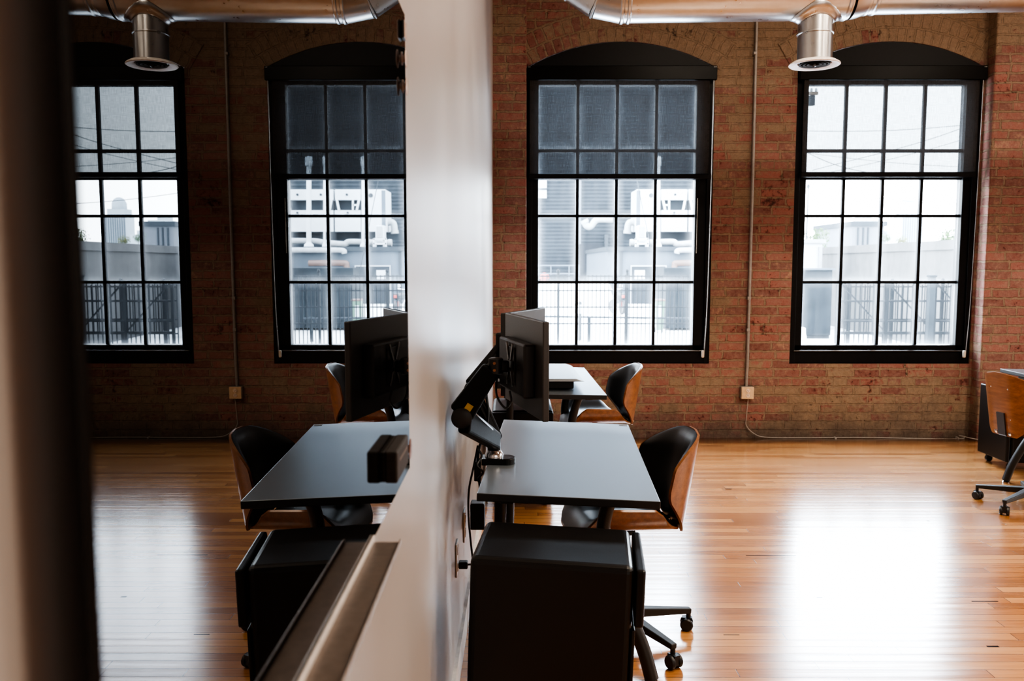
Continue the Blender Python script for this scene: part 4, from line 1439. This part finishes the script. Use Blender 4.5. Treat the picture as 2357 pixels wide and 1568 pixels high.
# low ramp wall and its handrail
rw = thing('ramp_wall', 'low pale concrete ramp wall left of the motorcycle', 'wall', (at(1330, 652, 41)[0], 41, GZ))
a_, b_ = at(1205, 652, 41), at(1402, 652, 41)
zt_ = a_[2]
rel(rw, MB().prism([(a_[0], GZ), (b_[0] + .5, GZ), (b_[0], zt_), (a_[0], zt_)], 41, 41.3)).build('wall', M['paving'], rw)
hr = thing('handrail', 'thin white handrail on the ramp wall before the loading door', 'railing', (at(1290, 652, 41.1)[0], 41.15, zt_))
m = MB()
for y in (611, 630):
    m.bar(at(1232, y, 41.15), at(1334, y, 41.15), .05, .05)
rel(hr, m).build('rails', M['annex'], hr)
for x in (1240, 1268, 1310, 1333):
    p = at(x, 611, 41.15)
    rel(hr, MB().bar((p[0], 41.15, zt_), p, .04, .04, (0, 1, 0))).build('post', M['annex'], hr)


# picket fences
def fence(label, x0, x1, Y, ztop, pitch, rails, posts, zb=GZ + .05, rail_h=.035):
    f = thing('picket_fence', label, 'fence', ((x0 + x1) / 2, Y, GZ))
    m = MB()
    n_ = int((x1 - x0) / pitch)
    for i in range(n_ + 1):
        x = x0 + i * pitch
        m.box(x - .012, Y - .012, zb, x + .012, Y + .012, ztop)
    rel(f, m).build('pickets', M['fence'], f)
    for z in rails:
        rel(f, MB().box(x0, Y - .018, z - rail_h / 2, x1, Y + .018, z + rail_h / 2)).build('rail', M['fence'], f)
    for x in posts:
        p_ = rel(f, MB().box(x - .032, Y - .032, GZ, x + .032, Y + .032, ztop + .06)).build('post', M['fence'], f)
        rel(f, MB().lathe([(.02, ztop + .06), (.045, ztop + .09), (.03, ztop + .14), (0, ztop + .15)], (x, Y, 0), 'z', 10)).build('finial', M['fence'], p_, smooth=True)
    return f


YF = 22.0
fence('black metal picket fence crossing the yard beyond the window nearest the white wall', -3.0, 7.4, YF, at(0, 633, YF)[2], .107,
      [at(0, y, YF)[2] for y in (636, 669, 707, 745)], [at(x, 700, YF)[0] for x in (1014, 1123, 1284.7, 1443, 1600, 1757)])
yg = thing('barrier_pole', 'long pale grey barrier pole low behind the picket fence', 'barrier', (2.0, 23.0, GZ))
p, q = at(1200, 728, 23), at(1640, 734, 23)
rel(yg, MB().tube([p, q], .028, 10)).build('pole', M['annex_trim'], yg, smooth=True)
for x in (1356, 1620):
    p = at(x, 730, 23.05)
    rel(yg, MB().tube([(p[0], 23.06, GZ), p], .05, 10)).build('post', M['skip'], yg, smooth=True)
fence('black metal picket fence seen through the right-hand window, in front of the concrete wall', 7.6, 13.4, YF - 2, at(0, 655, YF - 2)[2], .112,
      [at(0, y, YF - 2)[2] for y in (660, 692, 735, 768)], [at(x, 700, YF - 2)[0] for x in (1953, 2052, 2168)])
gt = thing('sliding_gate', 'black sliding gate with diagonal braces behind the fence at the right-hand window', 'gate', (9.4, 18, GZ))
YG = 17.5
m = MB()
gx0, gx1 = at(1930, 700, YG)[0], at(2260, 700, YG)[0]
gz0, gz1 = at(0, 765, YG)[2], at(0, 648, YG)[2]
for z in (gz0, gz1, at(0, 693, YG)[2], at(0, 739, YG)[2]):
    m.box(gx0, YG - .02, z - .02, gx1, YG + .02, z + .02)
for k in range(4):
    x = gx0 + (gx1 - gx0) * k / 3
    m.box(x - .03, YG - .025, GZ + .08, x + .03, YG + .025, gz1)
rel(gt, m).build('gate_frame', M['fence'], gt)
m = MB()
for k in range(3):
    xa, xb_ = gx0 + (gx1 - gx0) * k / 3, gx0 + (gx1 - gx0) * (k + 1) / 3
    m.bar((xa, YG, gz1), (xb_, YG, gz0), .03, .03, (0, 1, 0))
rel(gt, m).build('diagonal_brace', M['fence'], gt)
m = MB()
x = gx0
while x < gx1:
    m.box(x - .008, YG - .008, gz0, x + .008, YG + .008, gz1)
    x += .118
rel(gt, m).build('pickets', M['fence'], gt)
m = MB()
xg = at(2142, 700, YG - .5)[0]
gp = thing('gate_post', 'thick dark gate post behind the right-hand window', 'post', (xg, YG - .5, GZ))
MB().box(-.06, -.06, 0, .06, .06, gz1 - GZ + .1).build('post', M['skip'], gp, bevel=.01)
MB().box(-.075, -.075, gz1 - GZ + .1, .075, .075, gz1 - GZ + .14).build('post_cap', M['skip'], gp, bevel=.01)
# motorway wall behind
bw_ = thing('concrete_barrier_wall', 'long stained concrete motorway wall with a coping, beyond the right-hand window', 'wall', (10.7, 24, GZ))
L0, L1 = Vector((11.75, 46, 0)), Vector((9.95, 10.5, 0))
m = MB()
for nm, z0, z1, off in (('wall', GZ, 1.72, 0.0), ('coping', 1.72, 1.95, -.05)):
    m = MB()
    a, b = L0 + Vector((off, 0, 0)), L1 + Vector((off, 0, 0))
    e = Vector((.35 - off, 0, 0))
    m.add([(a.x, a.y, z0), (b.x, b.y, z0), (b.x, b.y, z1), (a.x, a.y, z1), (a.x + e.x, a.y, z0), (b.x + e.x, b.y, z0), (b.x + e.x, b.y, z1), (a.x + e.x, a.y, z1)],
          [(0, 1, 2, 3), (7, 6, 5, 4), (0, 4, 5, 1), (1, 5, 6, 2), (2, 6, 7, 3), (3, 7, 4, 0)])
    rel(bw_, m).build(nm, M['barrier'], bw_)
# white shed, dark cabinet, white barrel
sh = thing('white_shed', 'plain white shed at the left of the right-hand window', 'shed', (at(1862, 690, 27)[0], 27, GZ))
a, b = at(1815, 560, 27), at(1893, 560, 27)
rel(sh, MB().box(a[0], 27, GZ, b[0], 29, a[2])).build('shed_wall', M['white_unit'], sh)
rel(sh, MB().box(a[0] - .1, 26.9, a[2], b[0] + .08, 29.1, a[2] + .12)).build('shed_roof', M['lagging'], sh)
rel(sh, xb(MB(), 1886, 568, 1889, 640, 26.9, .1)).build('downpipe', M['lagging'], sh)
bx_ = thing('electrical_cabinet', 'dark grey steel cabinet with a pale top edge in front of the white shed', 'cabinet', (at(1880, 700, 24)[0], 24, GZ))
a, b = at(1843, 622, 24), at(1917, 622, 24)
rel(bx_, MB().box(a[0], 24, GZ + .1, b[0], 25.4, a[2])).build('case', M['skip'], bx_, bevel=.02)
rel(bx_, MB().box(a[0] - .03, 23.95, a[2], b[0] + .06, 25.4, a[2] + .05)).build('top', M['annex'], bx_)
rel(bx_, MB().box(a[0], 24.1, GZ, b[0], 25.2, GZ + .1)).build('plinth', M['annex_trim'], bx_)
br = thing('traffic_barrel', 'white ribbed barrel standing low in the left corner of the right-hand window', 'barrel', (at(1848, 740, 15)[0], 15, GZ))
MB().lathe([(.11, 0), (.11, .05), (.085, .06), (.08, .45), (.075, .48), (.07, .85), (.055, .9), (.05, 1.0), (.0, 1.02)], (0, 0, 0), 'z', 18).build('barrel', M['white_unit'], br, smooth=True)
for z in (.35, .62):
    MB().lathe([(.082, z), (.082, z + .05)], (0, 0, 0), 'z', 18).build('band', M['annex'], br, smooth=True)
# block building, towers, trees
bb = thing('block_building', 'windowless grey concrete block building beyond the motorway wall', 'building', (50, 125, GZ))
a, b = at(1962, 521, 120), at(2036, 521, 120)
rel(bb, MB().box(a[0], 120, GZ, b[0], 135, a[2])).build('walls', M['block'], bb)
rel(bb, MB().box(a[0] - .3, 119.7, a[2], b[0] + .3, 135, a[2] + .7)).build('roof_edge', M['annex_trim'], bb)
for x in (1975, 1987, 1998):
    rel(bb, xb(MB(), x, 524, x + 1.5, 566, 119.8, .3)).build('downpipe', M['annex_trim'], bb)
tw = thing('office_tower', 'tall hazy office tower with a stepped round crown on the skyline', 'building', (at(2088, 560, 420)[0], 420, GZ))
R_ = 23 / 1950 * 420
MB().box(-R_, -R_, 0, R_, R_, at(0, 500, 420)[2] - GZ).build('shaft', M['tower'], tw)
MB().box(-R_ * .85, -R_ * .85, at(0, 500, 420)[2] - GZ, R_ * .85, R_ * .85, at(0, 482, 420)[2] - GZ).build('upper_step', M['tower'], tw)
MB().lathe([(R_ * .72, at(0, 482, 420)[2] - GZ), (R_ * .70, at(0, 468, 420)[2] - GZ), (R_ * .5, at(0, 459, 420)[2] - GZ), (R_ * .25, at(0, 455, 420)[2] - GZ), (0, at(0, 454, 420)[2] - GZ)], (0, 0, 0), 'z', 24).build('crown', M['tower'], tw, smooth=True)
m = MB()
for k in range(9):
    x = -R_ + 2 * R_ * (k + .5) / 9
    m.box(x - .35, -R_ - .2, 0, x + .35, -R_, at(0, 502, 420)[2] - GZ)
m.build('window_strips', M['annex'], tw)
for nm, x0, x1, yt, lab in (('apartment_block', 1986, 2026, 506, 'pale hazy slab block behind the grey block building'), ('apartment_block', 2040, 2066, 540, 'low hazy stepped building on the skyline left of the tower')):
    a, b = at(x0, yt, 400), at(x1, yt, 400)
    o = thing(nm, lab, 'building', ((a[0] + b[0]) / 2, 400, GZ))
    rel(o, MB().box(a[0], 400, GZ, b[0], 415, a[2])).build('walls', M['tower'], o)
    rel(o, MB().box(a[0] + 1, 401, a[2], a[0] + (b[0] - a[0]) * .5, 412, a[2] + 2)).build('roof_house', M['tower'], o)


def tree(label, px, py, rpx, Y, mat, nleaf=700):
    c = Vector(at(px, py, Y))
    r = rpx / 1950 * Y
    o = thing('tree', label, 'tree', (c.x, Y, GZ))
    h = c.z - GZ
    MB().tube([(0, 0, 0), (.02 * r, 0, h * .5), (.05 * r, 0, h)], [r * .09, r * .07, r * .04], 10).build('trunk', M['bark'], o, smooth=True)
    rr = random.Random(int(px))
    m = MB()
    lobes = [(Vector((rr.uniform(-.55, .55), rr.uniform(-.4, .4), rr.uniform(-.35, .5))) * r, r * rr.uniform(.38, .6)) for _ in range(9)]
    for i in range(nleaf):
        q, lr = rr.choice(lobes)
        d = Vector((rr.gauss(0, 1), rr.gauss(0, 1), rr.gauss(0, 1))).normalized() * lr * rr.uniform(.6, 1.05)
        p = q + d + Vector((0, 0, h))
        u = Vector((rr.gauss(0, 1), rr.gauss(0, 1), rr.gauss(0, 1))).normalized()
        v = u.orthogonal().normalized()
        s = r * rr.uniform(.05, .10)
        m.add([p + u * s, p + v * s * .6, p - u * s, p - v * s * .6], [(0, 1, 2, 3)])
    m.build('foliage', mat, o)
    return o


tree('green tree rising behind the white shed', 1880, 552, 34, 60, M['leaf'])
tree('tall green tree at the right edge of the right-hand window', 2182, 546, 34, 55, M['leaf'], 900)
tree('small yellowing tree at the foot of the office tower', 2072, 556, 16, 90, M['leaf2'])
tree('small green tree beside the grey block building', 2042, 548, 16, 100, M['leaf'])
# poles and wires
p = at(1893, 690, 33)
up = thing('lamp_post', 'thin grey pole standing behind the white shed', 'pole', (p[0], 35, GZ))
MB().tube([(0, 0, 0), (0, 0, 5.2)], [.05, .03], 10).build('shaft', M['annex_trim'], up, smooth=True)
MB().lathe([(.05, 5.2), (.07, 5.25), (.05, 5.35), (0, 5.37)], (0, 0, 0), 'z', 10).build('finial', M['annex_trim'], up, smooth=True)
p = at(1849, 215, 30)
tp_ = thing('utility_pole', 'timber utility pole with a crossarm and insulators at the left of the right-hand window', 'pole', (p[0], 30, GZ))
MB().tube([(0, 0, 0), (0, 0, p[2] - GZ + .3)], [.13, .10], 12).build('pole', M['bark'], tp_, smooth=True)
MB().box(-.5, -.06, p[2] - GZ - .05, .5, .06, p[2] - GZ + .05).build('crossarm', M['bark'], tp_)
for x in (-.42, .28, .44):
    MB().lathe([(.04, 0), (.05, .06), (.03, .12), (0, .14)], (x, 0, p[2] - GZ + .05), 'z', 10).build('insulator', M['lagging'], tp_, smooth=True)
MB().lathe([(.0, -.45), (.12, -.43), (.12, -.1), (.0, -.08)], (.26, -.1, p[2] - GZ), 'z', 14).build('transformer', M['skip'], tp_, smooth=True)
WR = [((1700, 300), (2420, 268), 28, 'topmost dark overhead wire across the shaded sky of the right-hand window'),
      ((1790, 318), (2060, 408), 26, 'dark overhead wire slanting down to the right across the right-hand window'),
      ((2420, 215), (1870, 392), 28, 'dark overhead wire rising steeply to the right across the right-hand window'),
      ((2420, 255), (1840, 412), 34, 'dark overhead wire rising gently to the right, just above the shade hem bar'),
      ((1720, 335), (2420, 392), 36, 'dark overhead wire falling gently to the right, just above the shade hem bar'),
      ((1700, 408), (2420, 478), 25, 'dark overhead wire lowest across the open sky under the shade')]
for (a, b, Y, lab) in WR:
    p, q = Vector(at(a[0], a[1], Y)), Vector(at(b[0], b[1], Y))
    o = thing('overhead_wire', lab, 'wire', p)
    mid_ = (p + q) / 2 - Vector((0, 0, .22))
    MB().tube([x - p for x in curve_pts([p, mid_, q], 24)], .010, 6).build('wire', M['wire'], o, smooth=True)
gw = thing('guy_wire', 'thin guy wire slanting down in front of the siding building', 'wire', at(1416, 170, 24))
MB().tube([Vector(at(1416, 170, 24)) - gw.location, Vector(at(1512, 640, 24)) - gw.location], .010, 6).build('wire', M['annex_trim'], gw, smooth=True)

# repeats of a kind carry one group phrase
GROUPS = {'roller_shade': 'mesh roller shades on the two windows', 'desk': 'black office desks', 'pedestal_cabinet': 'black drawer pedestals',
          'monitor': 'monitors on the dual arm', 'wall_plate': 'wall plates low on the white wall', 'magnet_pin': 'magnet pins on the glass board',
          'roof_chiller': 'white plant boxes on the flat roof', 'vent_stack': 'white vent stacks on the flat roof', 'roof_duct': 'silver ducts on the roof across the yard',
          'picket_fence': 'black picket fences across the yard', 'tree': 'trees beyond the motorway wall', 'overhead_wire': 'overhead wires across the sky',
          'apartment_block': 'hazy blocks on the skyline'}
for o in bpy.data.objects:
    if o.parent is None and 'category' in o and o.name.split('.')[0] in GROUPS:
        o['group'] = GROUPS[o.name.split('.')[0]]

# ------------------------------------------------------------------ light
w = bpy.data.worlds.new('sky')
SC.world = w
w.use_nodes = True
nt = w.node_tree
nt.nodes.clear()
tc = nt.nodes.new('ShaderNodeTexCoord')
sp = nt.nodes.new('ShaderNodeSeparateXYZ')
nt.links.new(tc.outputs['Generated'], sp.inputs[0])
rp = nt.nodes.new('ShaderNodeValToRGB')
rp.color_ramp.elements[0].position = 0.0
rp.color_ramp.elements[0].color = (0.90, 0.96, 1.0, 1)
rp.color_ramp.elements[1].position = 0.7
rp.color_ramp.elements[1].color = (0.55, 0.71, 0.95, 1)
nt.links.new(sp.outputs[2], rp.inputs[0])
cl = nt.nodes.new('ShaderNodeTexNoise')
cl.inputs['Scale'].default_value = 3.0
mx = nt.nodes.new('ShaderNodeMix')
mx.data_type = 'RGBA'
mx.inputs[7].default_value = (0.86, 0.92, 0.99, 1)
nt.links.new(tc.outputs['Generated'], cl.inputs['Vector'])
nt.links.new(cl.outputs[0], mx.inputs[0])
nt.links.new(rp.outputs[0], mx.inputs[6])
bg = nt.nodes.new('ShaderNodeBackground')
bg.inputs['Strength'].default_value = 15.0
nt.links.new(mx.outputs[2], bg.inputs['Color'])
wo = nt.nodes.new('ShaderNodeOutputWorld')
nt.links.new(bg.outputs[0], wo.inputs[0])


def area(name, loc, rot, size, energy, color, size_y=None, shape='RECTANGLE', portal=False):
    l = bpy.data.lights.new(name, 'AREA')
    l.shape = shape
    l.size = size
    if size_y:
        l.size_y = size_y
    l.energy = energy
    l.color = color
    if portal:
        l.cycles.is_portal = True
    o = bpy.data.objects.new(name, l)
    C.objects.link(o)
    o.location = loc
    o.rotation_euler = rot
    return o


for x0, x1 in WIN:
    area('window_portal', ((x0 + x1) / 2, D + .25, 1.75), (-PI / 2, 0, 0), x1 - x0, 1.0, (1, 1, 1), 2.4, portal=True)
# added fill lights for the room, unseen, to the right of and behind the view
area('right_fill_light', (XR - .15, 4.2, 1.9), (0, PI / 2, 0), 2.3, 60, (1.0, 0.95, 0.90), 5.0)
area('back_fill_light', (3.5, YB + .15, 2.0), (PI / 2, 0, 0), 5.0, 22, (1.0, 0.94, 0.88), 2.0)
for x, y in ((1.9, 3.2), (4.6, 3.2), (2.6, 0.9), (5.2, 0.6)):
    area('ceiling_lamp', (x, y, ZC - .25), (0, 0, 0), .5, 46, (1.0, 0.86, 0.70), shape='DISK')

SC.view_settings.view_transform = 'AgX'
SC.view_settings.look = 'AgX - High Contrast'
SC.view_settings.exposure = 1.15
cy = SC.cycles
cy.use_denoising = True
cy.max_bounces = 8
cy.diffuse_bounces = 4
cy.glossy_bounces = 5
cy.transparent_max_bounces = 16
cy.transmission_bounces = 6
cy.sample_clamp_indirect = 8.0
cy.caustics_reflective = False
cy.caustics_refractive = False
cy.blur_glossy = 0.5
